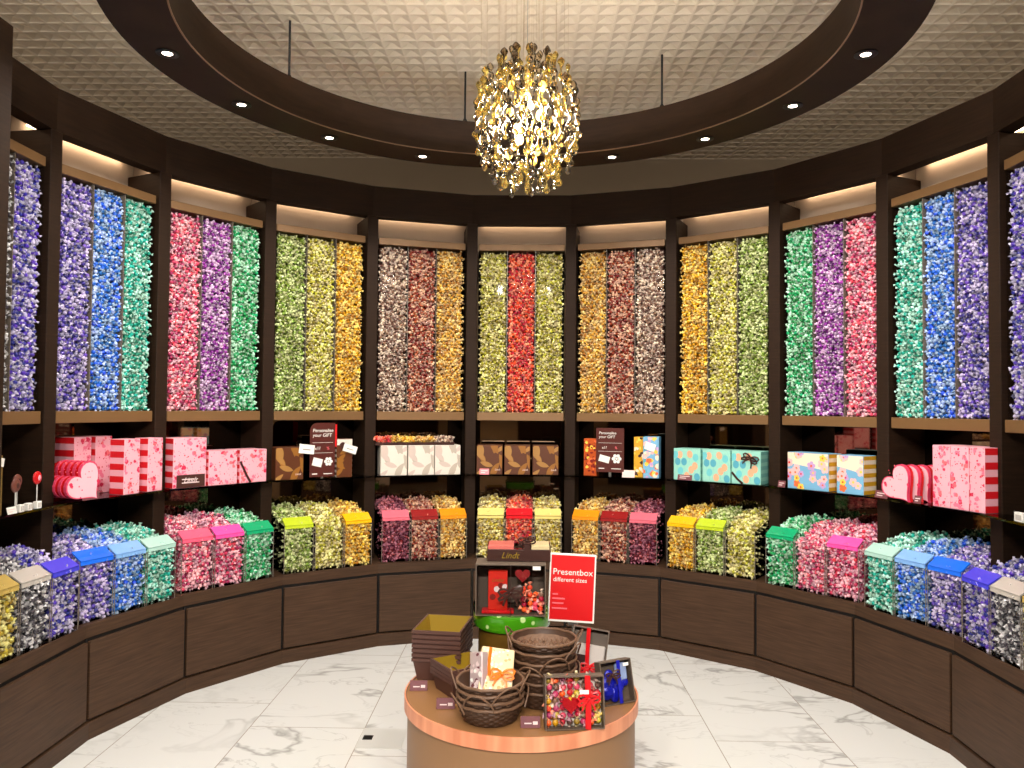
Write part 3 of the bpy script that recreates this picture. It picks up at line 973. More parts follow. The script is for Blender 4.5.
# --- left pink bay (-3)
G_BL = 'pink blossom gift boxes'
o = blossom_box('gift_box', 0.2, 0.16, 0.278); sticker(o, 0.005, 0.038, 0.17, 0.07, -0.004, 'sleeve', M_brown)
text_mesh('sleeve_lettering', 'Lindt', 0.04, M_pale, o, (0.0, -0.0062, 0.03), shear=0.4)
put(o, -3, -0.213, 'tall pink blossom gift box with a brown sleeve in the left pink bay', group=G_BL)
o = blossom_box('gift_box', 0.186, 0.16, 0.198); put(o, -3, -0.004, 'low pink blossom gift box beside the tall box in the left pink bay', group=G_BL)
o = blossom_box('gift_box', 0.186, 0.16, 0.198)
MB().tube([(-0.092, -0.003, 0.13), (-0.05, -0.004, 0.05), (-0.02, -0.003, 0.002)], 0.001, 6, rb=0.008).build('ribbon', M_choc, o, True)
put(o, -3, 0.2, 'low pink blossom gift box with brown ribbon strand beside a post', group=G_BL)
# --- tall striped boxes in the left and right blue bays
for i, (t, n) in enumerate(((-0.055, 2.318), (0.076, 2.318), (0.078, SN), (0.238, SN))):
    o = blossom_box('gift_box', 0.104, 0.17 if i < 2 else 0.095, 0.285 if i > 1 else 0.296)
    put(o, -4, t, 'tall striped pink gift box, %s of four by the left hearts' % ('leftmost', 'second from left', 'second from right', 'rightmost')[i], group='tall striped boxes in the left blue bay', n=n)
for i, (t, n, rz) in enumerate(((0.112, SN, 0), (0.218, SN, 0), (0.318, 2.127, -0.03))):
    o = blossom_box('gift_box', 0.103 if i < 2 else 0.085, 0.085 if i == 2 else 0.17, 0.30)
    put(o, 4, t, 'tall striped pink gift box, %s beside the right hearts' % ('leftmost of three', 'middle of three', 'rightmost of three')[i], group='tall striped boxes in the right blue bay', n=n, rz=rz)
# --- heart boxes
def heart_poly(s, n=36, inset=0.0):
    out = []
    for i in range(n):
        t = 2 * PI * i / n
        x = 16 * math.sin(t) ** 3; z = 13 * math.cos(t) - 5 * math.cos(2 * t) - 2 * math.cos(3 * t) - math.cos(4 * t)
        out.append((x / 34 * s * (1 - inset), (z + 2.5) / 34 * s * (1 - inset) + s * 0.43))
    return out[::-1]
M_heartface = pm('heart face print', (236, 188, 200), 0.35)
M_heartedge = pm('heart rose border', (222, 70, 104), 0.35)
def heart_box(s=0.2):
    root = empty('heart_box')
    MB().prism(heart_poly(s, 36, .03), 0.006, 0.029, axis='y').build('base', M_red, root, True)
    m = MB().prism(heart_poly(s), -0.006, 0.010, 1, axis='y', mat_side=1)
    m.prism([(x, z + s * .03) for x, z in heart_poly(s * .93)], -0.0066, -0.006, 0, axis='y')
    lv = 20
    for i in range(44):
        x, z = rnd.uniform(-s / 2, s / 2), rnd.uniform(0.05, s * .9)
        hx = abs(x) / (s / 2); edge = hx + abs(z / s - .55) * 1.1
        rr = rnd.uniform(.002, .004) if edge < .62 else rnd.uniform(.004, .012)
        if edge > 0.84: continue
        lv += 1
        m.add([(a, -0.0063 - lv * 1e-5, c) for a, c in circ(x, z, rr, 8, 1, 0, .2)], [list(range(8))], 2 if rnd.random() < .6 else 3)
    m.build('lid', [M_heartface, M_heartedge, M_rose, M_sal], root)
    for ch in root.children:
        c, sn = math.cos(.72), math.sin(.72)
        for v in ch.data.vertices:
            x, z = v.co.x, v.co.z - s * .45
            v.co.x, v.co.z = x * c - z * sn, x * sn + z * c + s * .45
        lo = min(v.co.z for v in root.children[0].data.vertices)
    for ch in root.children:
        for v in ch.data.vertices: v.co.z -= lo - .003
    return root
hp = heart_box(.225)
ORD = ('front', 'second', 'third', 'fourth', 'rearmost')
for i in range(5):
    o = hp if i == 0 else dup(hp)
    put(o, -4, -0.208 - 0.0 * i, 'red and pink heart box, %s of the five stacked at left' % ORD[i], 'heart box', 'heart boxes in the left blue bay', n=2.128 + i * 0.0365, z=SZ - 0.0025)
for i in range(5):
    o = dup(hp)
    put(o, 4, -0.155 + 0.022 * i, 'red and pink heart box, %s of the five stacked at right' % ORD[i], 'heart box', 'heart boxes in the right blue bay', n=2.13 + i * 0.044, z=SZ - 0.0025, rz=0.0)
price_card(-4, -0.18, 'brown price card leaning below the left heart boxes', 0.1, 2.122, M_plum)
price_card(4, -0.275, 'brown price card at the tip of the right heart boxes', 0.09)
price_card(4, -0.03, 'small brown price card between the right hearts and tall boxes', 0.045)

# --- leaf boxes
M_leafbase = pm('ivory print', (226, 218, 206), 0.45); M_leaf1 = pm('grey leaf print', (188, 176, 162), 0.45); M_leaf2 = pm('warm leaf print', (206, 188, 178), 0.45)
M_bbase = pm('brown leaf carton', (88, 46, 22), 0.4); M_bl1 = pm('gold leaf print', (146, 96, 38), 0.35); M_bl2 = pm('light gold leaf print', (164, 120, 64), 0.35)
def leaf_box(base, l1, l2, logo):
    root = empty('gift_box'); w, h = 0.178, 0.202; p = Printed(w, 0.17, h, base)
    r2 = random.Random(3)
    for i in range(13):
        p.front(leafp(r2.uniform(-w * .5, w * .5), r2.uniform(0, h), r2.uniform(.07, .11), r2.uniform(.012, .021), r2.uniform(0, PI)), (l1, l2)[i % 2])
    p.build('carton', root)
    if logo:
        text_mesh('lettering', 'Lindt', 0.018, M_pale, root, (0.055, -0.001, 0.028), shear=0.3)
    return root
WB = leaf_box(M_leafbase, M_leaf1, M_leaf2, False)
for i, t in enumerate((-0.198, -0.012, 0.172)):
    o = WB if i == 0 else dup(WB)
    put(o, -1, t, 'white leaf printed gift box, %s of three in the left brown bay' % ('leftmost', 'middle', 'rightmost')[i], group='white leaf printed boxes')
BB = leaf_box(M_bbase, M_bl1, M_bl2, True)
for i, t in enumerate((-0.21, -0.018, 0.178)):
    o = BB if i == 0 else dup(BB)
    put(o, 0, t, 'brown gold leaf gift box, %s of three in the centre red bay' % ('leftmost, with pink card', 'middle', 'rightmost')[i], group='brown gold leaf boxes')
price_card(0, -0.245, 'small pink price card before the leftmost brown leaf box', 0.065, 2.121, M_sal)
o = dup(BB); put(o, -2, -0.23, 'brown gold leaf gift box standing alone in the left green bay', group='brown gold leaf boxes')
# long tray of candies on the white boxes
tr = empty('candy_tray'); m = MB()
m.box(-0.27, 0, 0, 0.27, 0.12, 0.004); m.box(-0.27, 0, 0.004, 0.27, 0.004, 0.02); m.box(-0.27, 0.116, 0.004, 0.27, 0.12, 0.02); m.box(-0.27, 0.004, 0.004, -0.266, 0.116, 0.02); m.box(0.266, 0.004, 0.004, 0.27, 0.116, 0.02)
m.build('tray_body', M_choc, tr); put(tr, -1, -0.05, 'long shallow brown tray resting across the three white leaf boxes', 'tray', n=2.14, z=SZ + 0.2025)
rr = np.random.default_rng(5)
for nm, x0, x1, foil in (('orange', -0.262, -0.17, 'red'), ('yellow', -0.16, 0.0, 'gold'), ('amber', 0.01, 0.13, 'caramel'), ('pale brown', 0.14, 0.262, 'silver')):
    k = 60; P = np.stack([rr.uniform(x0, x1, k), rr.uniform(0.02, 0.1, k), 0.018 + rr.uniform(0, 0.035, k)], 1)
    o = bpy.data.objects.new('tray_candies', candies_mesh('tray fill', P, rots(rr, k, 2), 5)); C.objects.link(o); paint(o, CM[foil])
    put(o, -1, -0.05, '%s candies heaped in the long tray on the white boxes' % nm, 'candies', 'candies in the long tray', n=2.14, z=SZ + 0.2035); o['kind'] = 'stuff'
# --- balloon boxes (right green bay)
M_mint = pm('mint print', (152, 214, 198), 0.4); M_mint2 = pm('deeper mint print', (120, 190, 180), 0.4); M_bal1 = pm('blue balloon print', (86, 168, 190), 0.4); M_bal2 = pm('peach balloon print', (244, 176, 138), 0.4); M_bal3 = pm('aqua balloon print', (110, 200, 206), 0.4)
def balloon_box(w=0.186):
    root = empty('gift_box'); h = 0.205; p = Printed(w, 0.15, h, M_mint); r2 = random.Random(11)
    for x, z, c in ((-.05, .165, 2), (-.065, .12, 1), (0.02, .17, 2), (-.02, .12, 1), (.06, .15, 3), (.03, .07, 2), (-.045, .06, 3), (.055, .095, 2), (0.0, .03, 2), (.07, .025, 1), (-.08, .165, 3)):
        k = (None, M_bal1, M_bal2, M_bal3)[c]
        p.front(circ(x, z, .02, 12, 1.25, r2.uniform(-.3, .3)), k)
        p.front([(x - .0006, z - .05), (x + .0006, z - .05), (x + .0006, z - .024), (x - .0006, z - .024)], M_mint2)
    stripes(p, M_mint2, 9)
    p.build('carton', root); return root
BX = balloon_box()
for i, t in enumerate((-0.197, 0.003, 0.197)):
    o = BX if i == 0 else dup(BX)
    put(o, 2, t, 'mint balloon printed gift box, %s' % ('leftmost of three, behind a brown card', 'middle of three in the right green bay', 'rightmost of three, with brown bow')[i], group='mint balloon boxes')
bow(o, (0.03, -0.002, 0.16), 0.055, M_choc, 0.5)
MB().tube([(-0.09, -0.002, 0.07), (-0.055, -0.003, 0.03), (-0.02, -0.002, 0.002)], 0.001, 6, rb=0.008).build('ribbon', M_choc, o, True)
price_card(2, -0.21, 'brown price card in front of the leftmost balloon box', 0.1)
# --- floral boxes (right pink bay)
M_sky = pm('sky print', (120, 178, 214), 0.4); M_mus = pm('mustard print', (214, 160, 40), 0.4); M_cr = pm('cream print', (246, 226, 200), 0.4); M_or = pm('orange flower print', (236, 110, 60), 0.4); M_ye = pm('yellow flower print', (248, 204, 80), 0.4); M_li = pm('lilac flower print', (196, 160, 210), 0.4); M_pk = pm('blush flower print', (246, 190, 190), 0.4)
def floral_box(w):
    root = empty('gift_box'); h = 0.215; p = Printed(w, 0.13, h, M_sky); r2 = random.Random(4)
    p.front([(-w / 2, h * .7), (w / 2, h * .55), (w / 2, h), (-w / 2, h)], M_cr)
    for i in range(int(22 * w / .27)):
        x, z = r2.uniform(-w / 2, w / 2), r2.uniform(.01, h)
        c = r2.choice((M_ye, M_li, M_pk, M_or, M_pk)); s = r2.uniform(.011, .017)
        for k in range(5):
            a = 2 * PI * k / 5 + i; p.front(circ(x + s * math.cos(a), z + s * math.sin(a), s * .75, 7), c)
        p.front(circ(x, z, s * .5, 7), r2.choice((M_or, M_redcard, M_ye)))
    p.side(.002, .002, .128, h - .002, M_cr, .0003); stripes(p, M_mus, 9); p.build('carton', root); return root
o = floral_box(0.27); put(o, 3, -0.066, 'wide blue floral gift box with mustard striped side in the right pink bay', group='blue floral boxes')
o = floral_box(0.16); put(o, 3, 0.2, 'narrower blue floral gift box beside the right-hand post', group='blue floral boxes')
price_card(3, -0.24, 'small brown price card left of the wide floral box', 0.05)

# --- signs "Personalise your GIFT"
M_sign = pm('chocolate sign', (82, 36, 30), 0.35)
def icons(parent, w, h, y):
    m = MB()
    m.box(-w * .42, y - .0008, h * .66, w * .42, y, h * .665); m.box(-w * .42, y - .0008, h * .47, w * .42, y, h * .475)
    M = Matrix.Translation((-w * .2, y - .0005, h * .30)) @ Matrix.Rotation(0.25, 4, 'Y')
    m.box(-w * .19, -.0008, -h * .075, w * .19, .0003, h * .075, 0, M)
    m.ball((w * .24, y - .0012, h * .31), w * .045, 8, 6, 0, (1, .12, 1))
    for k in range(6):
        a = k * PI / 3
        m.prism(circ(w * .24 + w * .115 * math.cos(a), h * .31 + w * .115 * math.sin(a), w * .062, 9), y - .001, y, axis='y')
    m.box(-w * .4, y - .0008, h * .075, -w * .2, y, h * .095); m.box(w * .05, y - .0008, h * .075, w * .4, y, h * .09)
    m.build('printed_icons', M_white, parent)
    text_mesh('lettering', 'Personalise\nyour GIFT', h * .088, M_white, parent, (-w * .40, y - .0006, h * .86), align='LEFT', shear=0.1)
    text_mesh('lettering', 'x1?', h * .085, M_white, parent, (-w * .2, y - .0006, h * .53))
    text_mesh('lettering', '%', h * .08, M_sal, parent, (w * .22, y - .0006, h * .53))
sg = empty('gift_sign'); MB().bbox(-0.096, 0, 0.03, 0.096, 0.004, 0.33, .001).build('panel', M_sign, sg)
icons(sg, 0.192, 0.30, -0.0004)
for ob in sg.children:
    if ob.name.startswith(('printed', 'lettering')): ob.location.z += 0.03
MB().box(-0.012, 0.0, 0.0, 0.012, 0.05, 0.004).build('foot', M_acry, sg); MB().box(-0.008, 0.004, 0.0, 0.008, 0.008, 0.1).build('stand', M_steel, sg)
put(sg, 1, -0.048, 'square chocolate brown sign reading Personalise your GIFT in the right brown bay', 'sign')
sg = empty('gift_sign'); w, h = 0.168, 0.345
pl = [(-w / 2, 0), (w / 2, 0), (w / 2, h)] + [(-w / 2 + .05 - .05 * math.sin(a), h - .05 + .05 * math.cos(a)) for a in [i * PI / 12 for i in range(7)]]
MB().prism([(x, z + .01) for x, z in pl], 0, .004, axis='y').build('panel', M_sign, sg)
icons(sg, w, h, -0.0004)
MB().box(-0.1, -0.01, 0.0, 0.1, 0.05, 0.006).build('base', M_acry, sg); MB().box(-0.008, 0.004, 0.0, 0.008, 0.008, 0.1).build('stand', M_steel, sg)
MB().box(w / 2 - 0.02, 0.0045, 0.2, w / 2 + 0.014, 0.007, h).build('red_strip', M_redcard, sg)
put(sg, -2, -0.016, 'tall brown sign with a rounded corner reading Personalise your GIFT in the left green bay', 'sign')
def paper_tag(b, t, z, label, w, h, tilt, n=2.118):
    root = empty('paper_tag'); M = Matrix.Rotation(tilt, 4, 'Y')
    MB().box(-w / 2, -.0008, -h / 2, w / 2, .0008, h / 2, 0, M).build('paper', M_white, root)
    m = MB(); m.box(-w * .25, -.0012, -h * .1, w * .25, -.0008, h * .0, 0, M); m.build('printed_line', pm('grey ink', (150, 140, 130), .6), root)
    MB().tube([M @ Vector((-w / 2, 0, 0)), M @ Vector((-w / 2 - .02, 0.004, .02))], .0008, 5).build('string', M_choc, root)
    return put(root, b, t, label, 'tag', n=n, z=z)
paper_tag(-2, -0.125, SZ + 0.19, 'white paper tag hanging just left of the rounded brown sign', .10, .058, .12)
paper_tag(-2, 0.168, SZ + 0.185, 'white paper tag tilted across the narrow brown box', .095, .05, .3)
def plain_box(name, w, d, h, base, fn=None):
    root = empty(name); p = Printed(w, d, h, base)
    if fn: fn(p)
    p.build('carton', root); return root
def seal_fn(p):
    for i in range(6): p.front(leafp(rnd.uniform(-.04, .04), rnd.uniform(.02, .18), .08, .014, rnd.uniform(0, PI)), M_bl1)
    p.front([(-.055, .21), (.055, .21), (.055, .25), (-.055, .25)], M_leafbase)
    p.front(circ(-.012, .205, .024, 14), M_brown)
    stripes(p, M_leafbase, 15)
o = plain_box('gift_box', 0.108, 0.1, 0.25, M_bbase, seal_fn); put(o, -2, 0.135, 'narrow brown leaf box with white band and round seal beside the rounded sign')
def splash(cols, n, s):
    def fn(p):
        for i in range(n): p.front(circ(rnd.uniform(-p.w / 2, p.w / 2), rnd.uniform(0, p.h), rnd.uniform(s * .5, s), 8, 1, 0, .3), rnd.choice(cols))
    return fn
M_amb = pm('amber print', (186, 78, 26), .35); M_dkr = pm('dark red print', (120, 26, 20), .35)
o = plain_box('gift_box', 0.09, 0.08, 0.255, M_amb, splash((M_dkr, M_or, M_ye, M_dkr), 40, .012)); put(o, 1, -0.19, 'amber and dark red patterned box partly behind the square brown sign', n=2.15)
o = plain_box('gift_box', 0.07, 0.1, 0.272, M_mus, splash((M_ye, M_cr, M_brown), 26, .014)); put(o, 1, 0.145, 'yellow patterned box left of the colourful right-end box', n=2.16)
o = plain_box('gift_box', 0.105, 0.1, 0.276, M_sky, splash((M_li, M_or, M_cr, M_ye, M_bal1, M_pk), 40, .02))
sticker(o, -0.005, 0.21, .07, .05, -.004, 'white_tag', M_white, .3, False); put(o, 1, 0.23, 'colourful blue and lilac box with white tag at the end of the right brown bay')
price_card(1, 0.08, 'pinkish white price card between the sign and the yellow box', .085, 2.122, pm('blush card', (238, 210, 204), .5), .05)
# --- far left bay: gift box, lollipops, label cubes
o = plain_box('gift_box', 0.1, 0.1, 0.25, pm('olive brown carton', (116, 92, 44), .4)); sticker(o, 0.02, .225, .06, .035, -.004, 'white_tag', M_white, .2, False)
put(o, -5, -0.135, 'olive brown gift box with white tag at the far left edge')
def lollipop(b, t, n, label, mat, hgt):
    root = empty('lollipop')
    MB().tube([(0, 0, 0), (0, 0, hgt)], .0022, 8).build('stick', M_white, root)
    MB().ball((0, 0, hgt + .028), .03, 20, 12, 0, (1, .35, 1)).build('candy_head', mat, root, True)
    MB().ball((0.002, -.0085, hgt + .028), .013, 10, 6, 0, (1, .25, 1)).build('face_mark', M_palepink if mat is M_redsat else M_brown, root, True)
    m = MB().box(-.014, -.014, 0, .014, .014, .03); m.build('holder_block', M_acry, root)
    return put(root, b, t, label, 'lollipop', 'lollipops on the far left shelf', n)
M_lol = pm('chocolate lollipop', (110, 62, 52), .3)
lollipop(-5, 0.178, 2.15, 'red round lollipop standing on the far left glass shelf', M_redsat, .105)
lollipop(-5, 0.07, 2.17, 'brown lollipop nearer the red lollipop, with a pale mark', M_lol, .10)
lollipop(-5, 0.03, 2.15, 'brown lollipop nearest the olive gift box', M_lol, .085)
for i, t in enumerate((0.150, 0.085, 0.03)):
    root = empty('label_cube'); MB().bbox(-.016, 0, 0, .016, .022, .032, .002).build('block', M_white, root)
    m = MB(); m.box(-.011, -.0006, .006, -.0015, 0, .026); m.box(.0015, -.0006, .006, .011, 0, .026); m.build('printed_marks', pm('light grey ink', (190, 186, 180), .6), root)
    put(root, -5, t, 'small white label cube %s on the far left shelf' % ('below the red lollipop', 'between the lollipops', 'before the leftmost lollipop')[i], 'label', 'white label cubes', n=2.118)
price_card(-5, -0.03, 'white price card lying near the edge of the far left shelf', .06, 2.121, M_white, .03)
root = empty('label_cube'); MB().bbox(-.03, 0, 0, .03, .022, .04, .002).build('block', M_white, root)
m = MB(); m.box(-.02, -.0006, .008, .02, 0, .03); m.build('printed_marks', MATS['light grey ink'], root); put(root, 5, -0.06, 'small white label cube on the far right glass shelf', 'label', 'white label cubes', n=2.125)
MBs = MB().tube([(0, 0, 0), (0, 0, .12)], .0022, 8)
root = empty('label_stick'); MBs.build('stick', M_steel, root); MB().lathe([(.0001, 0), (.012, 0), (.012, .004), (.0001, .004)], 14).build('foot', M_steel, root)
put(root, 5, -0.08, 'thin metal label stick standing on the far right shelf', 'label stick', n=2.17)

# ------------------------------------------------------------------ round display table
TX, TY, TZ, TR = 0.026, -0.365, 0.5, 0.43
tb = empty('display_table', (TX, TY, 0)); tag(tb, 'low round tan display table with a copper rim in the middle of the floor', 'table')
MB().lathe([(0.0001, 0.0), (TR - .012, 0.0), (TR - .012, 0.455), (0.0001, 0.455)], 96).build('drum', pm('tan lacquer', (140, 104, 70), .45), tb, True)
mrim = pm('copper wood rim', (226, 150, 112), .4, 0.1)
nt = mrim.node_tree; tc = N(nt, 'ShaderNodeTexCoord'); mp = N(nt, 'ShaderNodeMapping'); mp.inputs['Scale'].default_value = (9, 9, .8); nz = N(nt, 'ShaderNodeTexNoise'); nz.inputs['Scale'].default_value = 2
rp = ramp(nt, [(.35, lin((206, 128, 92))), (.65, lin((232, 160, 122)))])
nt.links.new(tc.outputs['Object'], mp.inputs[0]); nt.links.new(mp.outputs[0], nz.inputs['Vector']); nt.links.new(nz.outputs['Fac'], rp.inputs[0]); nt.links.new(rp.outputs[0], nt.nodes['Principled BSDF'].inputs['Base Color'])
MB().lathe([(TR - .014, .455), (TR, .455), (TR, .502), (TR - .006, .502), (TR - .006, .499), (TR - .014, .499)], 96, closed=True).build('rim', mrim, tb, True)
MB().lathe([(0.0001, .47), (TR - .0065, .47), (TR - .0065, .5), (0.0001, .5)], 96).build('top', pm('table top', (142, 102, 64), .35), tb, True)
MB().lathe([(TR - .0085, .4995), (TR - .0062, .4995), (TR - .0062, .5008), (TR - .0085, .5008)], 96, closed=True).build('edge_groove', M_choc, tb)

def on(o, x, y, z, rz, label, cat, group=None):
    o.location = (x, y, z); o.rotation_euler = (0, 0, rz); return tag(o, label, cat, group)
# nested trays
def nest_tray(w, d, h, tp):
    m = MB(); a, b_ = w / 2, d / 2; t = .004
    def ringv(x, y, z): return [(-x, -y, z), (x, -y, z), (x, y, z), (-x, y, z)]
    vs = ringv(a - tp, b_ - tp, 0) + ringv(a - .002, b_ - .002, h - .012) + ringv(a + .003, b_ + .003, h - .012) + ringv(a + .003, b_ + .003, h) + ringv(a - t, b_ - t, h) + ringv(a - tp - t, b_ - tp - t, t)
    F = [(3, 2, 1, 0)]; mt = [0]
    for r_ in range(5):
        for i in range(4):
            F.append((r_ * 4 + i, r_ * 4 + (i + 1) % 4, r_ * 4 + 4 + (i + 1) % 4, r_ * 4 + 4 + i)); mt.append(1 if r_ >= 4 else 0)
    F.append((20, 21, 22, 23)); mt.append(1)
    m.add(vs, F); m.m = mt
    return m.mesh('nest tray', [M_traybrown, M_gold])
me = nest_tray(0.185, 0.235, 0.085, .016)
NUM = ('lowest', 'second from bottom', 'third from bottom', 'fourth from bottom', 'fifth from bottom', 'sixth from bottom', 'seventh from bottom', 'eighth from bottom', 'topmost, showing its gold inside')
for i in range(7):
    o = bpy.data.objects.new('gift_tray', me); C.objects.link(o)
    on(o, -0.284, -0.185, TZ + .001 + i * .0178, -0.13, 'plum brown carton tray, %s of the tall stack' % NUM[i if i < 6 else 8], 'tray', 'tall stack of carton trays')
me = nest_tray(0.165, 0.165, 0.068, .014)
for i in range(4):
    o = bpy.data.objects.new('gift_tray', me); C.objects.link(o)
    on(o, -0.195, -0.385, TZ + .001 + i * .0135, -0.98, 'plum brown carton tray, %s of the short stack' % ('lowest', 'second from bottom', 'third from bottom', 'topmost, showing its gold inside')[i], 'tray', 'short stack of carton trays')
# baskets
M_wick = pm('brown wicker', (70, 48, 34), .55); M_wick2 = pm('wicker rope', (108, 80, 60), .5)
def basket(R0, R1, h, rows):
    root = empty('wicker_basket'); n = 72; prof = []; k = rows * 3
    for j in range(k + 1):
        u = j / k; prof.append((R0 + (R1 - R0) * u ** .8 , .002 + u * (h - .004)))
    def wob(j, i): return .0032 * math.sin(i * PI / 2 * 1.0 + (PI if (j // 3) % 2 else 0)) * (1 if j % 3 else .3)
    m = MB().lathe(prof, n, wob=wob)
    m.lathe([(r - .006, z) for r, z in prof[::-1]], n)
    for q in range(9):
        r_ = (R0 - .004) * (q + 1) / 9; ra = (R0 - .004) * q / 9 + .0005
        m.lathe([(ra, .003), ((ra + r_) / 2, .0085), (r_, .003)], n, 1, wob=lambda j, i, q=q: .0028 * math.sin(i * PI / 3 + q * PI))
    m.build('woven_body', [M_wick, M_wick2], root, True)
    t = [(R1 * math.cos(2 * PI * i / 48), R1 * math.sin(2 * PI * i / 48), h + .0012 * math.sin(i * PI / 2)) for i in range(48)]
    MB().tube(t, .0052, 8, closed=True).build('rim', M_wick2, root, True)
    for s in (0, 1):
        pts = []
        for i in range(15):
            u = i / 14; a = (u - .5) * 0.95 + s * PI
            lift = math.sin(u * PI)
            rr_ = R1 + .006 + .016 * lift
            pts.append((rr_ * math.cos(a), rr_ * math.sin(a), h - .02 + .052 * lift ** .8))
        MB().tube(pts, .003, 8).build('handle', M_wick2, root, True)
    return root
bk = basket(.088, .112, .062, 7)
L5 = ('lowest', 'second from bottom', 'third from bottom', 'fourth from bottom', 'topmost')
for i in range(4):
    o = bk if i == 0 else dup(bk)
    on(o, -0.078, -0.635, TZ + .001 + i * .0225, 0.35 + (i * 0.9), 'brown wicker basket, %s' % ('lowest of the front stack', 'second from bottom of the front stack', 'third from bottom of the front stack', 'topmost of the front stack, holding the ribboned bag')[i], 'basket', 'front stack of wicker baskets')
bk2 = basket(.096, .116, .058, 6)
bk3 = basket(.108, .116, .024, 3)
for i in range(6):
    o = bk2 if i == 0 else (dup(bk2) if i < 5 else bk3)
    on(o, 0.106, -0.47, TZ + .001 + i * .033 + (.034 if i == 5 else 0), -0.35 + (0.75 * i if i < 5 else .25), 'brown wicker basket, %s of the rear stack' % (L5 + ('topmost',))[i if i < 4 else (3 if i == 4 else 4)].replace('fourth from bottom', 'fourth from bottom' if i == 3 else 'second from top'), 'basket', 'rear stack of wicker baskets')
# shallow lid basket turned over, on top of the rear stack
# gift bag in the front basket
M_bag = pm('cream bag print', (240, 214, 168), .4); M_orr = pm('orange ribbon', (240, 120, 30), .35); M_bagd = pm('bag dots', (206, 168, 110), .4)
bag = empty('gift_bag'); p = Printed(.115, .045, .15, M_bag)
for i in range(60): p.front(circ(rnd.uniform(-.055, .055), rnd.uniform(.0, .15), rnd.uniform(.003, .007), 7, 1, 0, .3), rnd.choice((M_bagd, M_cr, M_white, M_bagd)))
p.build('bag_body', bag)
MB().tube([(-.028, -.003, .148), (-.03, -.004, .09), (-.024, -.003, .05)], .001, 6, rb=.0075).build('ribbon', M_orr, bag, True)
bow(bag, (.018, -.003, .058), .045, M_orr, .1)
on(bag, -0.062, -0.63, TZ + .085, 0.12, 'cream speckled gift bag with orange bow leaning in the topmost front basket', 'gift bag'); bag.rotation_euler = (-0.62, 0.16, 0.12)
bag2 = plain_box('gift_bag', .06, .03, .13, pm('silver bag', (200, 180, 180), .3, .3), splash((M_plum, M_pale, M_white), 22, .01))
on(bag2, -0.128, -0.62, TZ + .08, -.6, 'silvery pink speckled bag behind the cream bag in the front basket', 'gift bag'); bag2.rotation_euler = (-0.25, -0.25, -.7)

# drum pedestal with green band
M_green = pm('green gloss', (70, 150, 20), .2, 0, .4)
nt = M_green.node_tree; tc = N(nt, 'ShaderNodeTexCoord'); vo = N(nt, 'ShaderNodeTexVoronoi'); vo.inputs['Scale'].default_value = 16
rp = ramp(nt, [(.16, lin((196, 228, 150))), (.2, lin((66, 148, 18)))])
nt.links.new(tc.outputs['Object'], vo.inputs['Vector']); nt.links.new(vo.outputs['Distance'], rp.inputs[0]); nt.links.new(rp.outputs[0], nt.nodes['Principled BSDF'].inputs['Base Color'])
dr = empty('drum_pedestal', (-0.013, -0.135, TZ + .001)); tag(dr, 'round gold brown drum with a glossy green band carrying the ribboned window box', 'pedestal')
MB().lathe([(.0001, 0), (.135, 0), (.135, .178), (.0001, .178)], 64).build('drum_body', pm('gold brown drum', (112, 82, 28), .35, .3), dr, True)
MB().lathe([(.0001, .178), (.148, .178), (.155, .19), (.155, .234), (.148, .241), (.0001, .241)], 64).build('green_band', M_green, dr, True)
MB().lathe([(.1555, .236), (.157, .236), (.157, .26), (.1555, .26)], 64, closed=True).build('clear_collar', M_acry, dr, True)

def window_box(name, w, h, d, body):
    root = empty(name); t = .004; m = MB()
    m.box(-w / 2, d - t, 0, w / 2, d, h); m.box(-w / 2, 0, 0, -w / 2 + t, d - t, h); m.box(w / 2 - t, 0, 0, w / 2, d - t, h)
    m.box(-w / 2 + t, 0, 0, w / 2 - t, d - t, t); m.box(-w / 2 + t, 0, h - t, w / 2 - t, d - t, h)
    m.build('box_body', body, root)
    MB().box(-w / 2 + t, .001, t, w / 2 - t, .002, h - t).build('window', M_acry, root)
    return root
M_tbox = pm('taupe carton', (98, 84, 72), .5)
W1 = window_box('window_gift_box', .272, .198, .13, M_tbox)
MB().tube([(0, -.002, .197), (.0, -.003, .1), (.0, -.002, .002)], .0012, 6, rb=.008).build('ribbon', M_choc, W1, True)
b0 = bow(W1, (.0, -.004, .09), .052, M_choc)
sticker(W1, .1, .185, .03, .014, -.0012, 'white_label', M_white, 0, False)
on(W1, -0.018, -0.262, TZ + .2425, 0.0, 'clear fronted gift box with brown bow on the green drum', 'gift box')
rb = plain_box('chocolate_bag', .075, .03, .15, pm('red foil bag', (214, 40, 26), .3, .2), lambda p: [p.front(circ(-.02 + .016 * i, .05 + .022 * math.sin(i) + .012 * i, .012, 8), M_pale if i % 2 else M_dkr) for i in range(5)] and p.front(circ(0, .115, .024, 12, .5), M_redsat))
text_mesh('lettering', 'Lindor', .018, M_gold, rb, (0, -.002, .11), shear=.3)
on(rb, -0.068, -0.24, TZ + .26, 0, 'red foil chocolate bag inside the box with brown bow', 'chocolate bag')
o = MB().bbox(-.075, 0, 0, .05, .05, .013, .003).build('chocolate_bar', M_redsat); on(o, -.055, -.25, TZ + .247, 0, 'flat red chocolate bar at the bottom of the brown bow box', 'chocolate bar')
hb = MB().prism(heart_poly(.062), 0, .02, axis='y').build('chocolate_heart', pm('dark red heart', (150, 30, 34), .25, .1, .4), None, True); on(hb, .028, -.22, TZ + .36, 0, 'dark red foil chocolate heart inside the box with brown bow', 'chocolate heart')
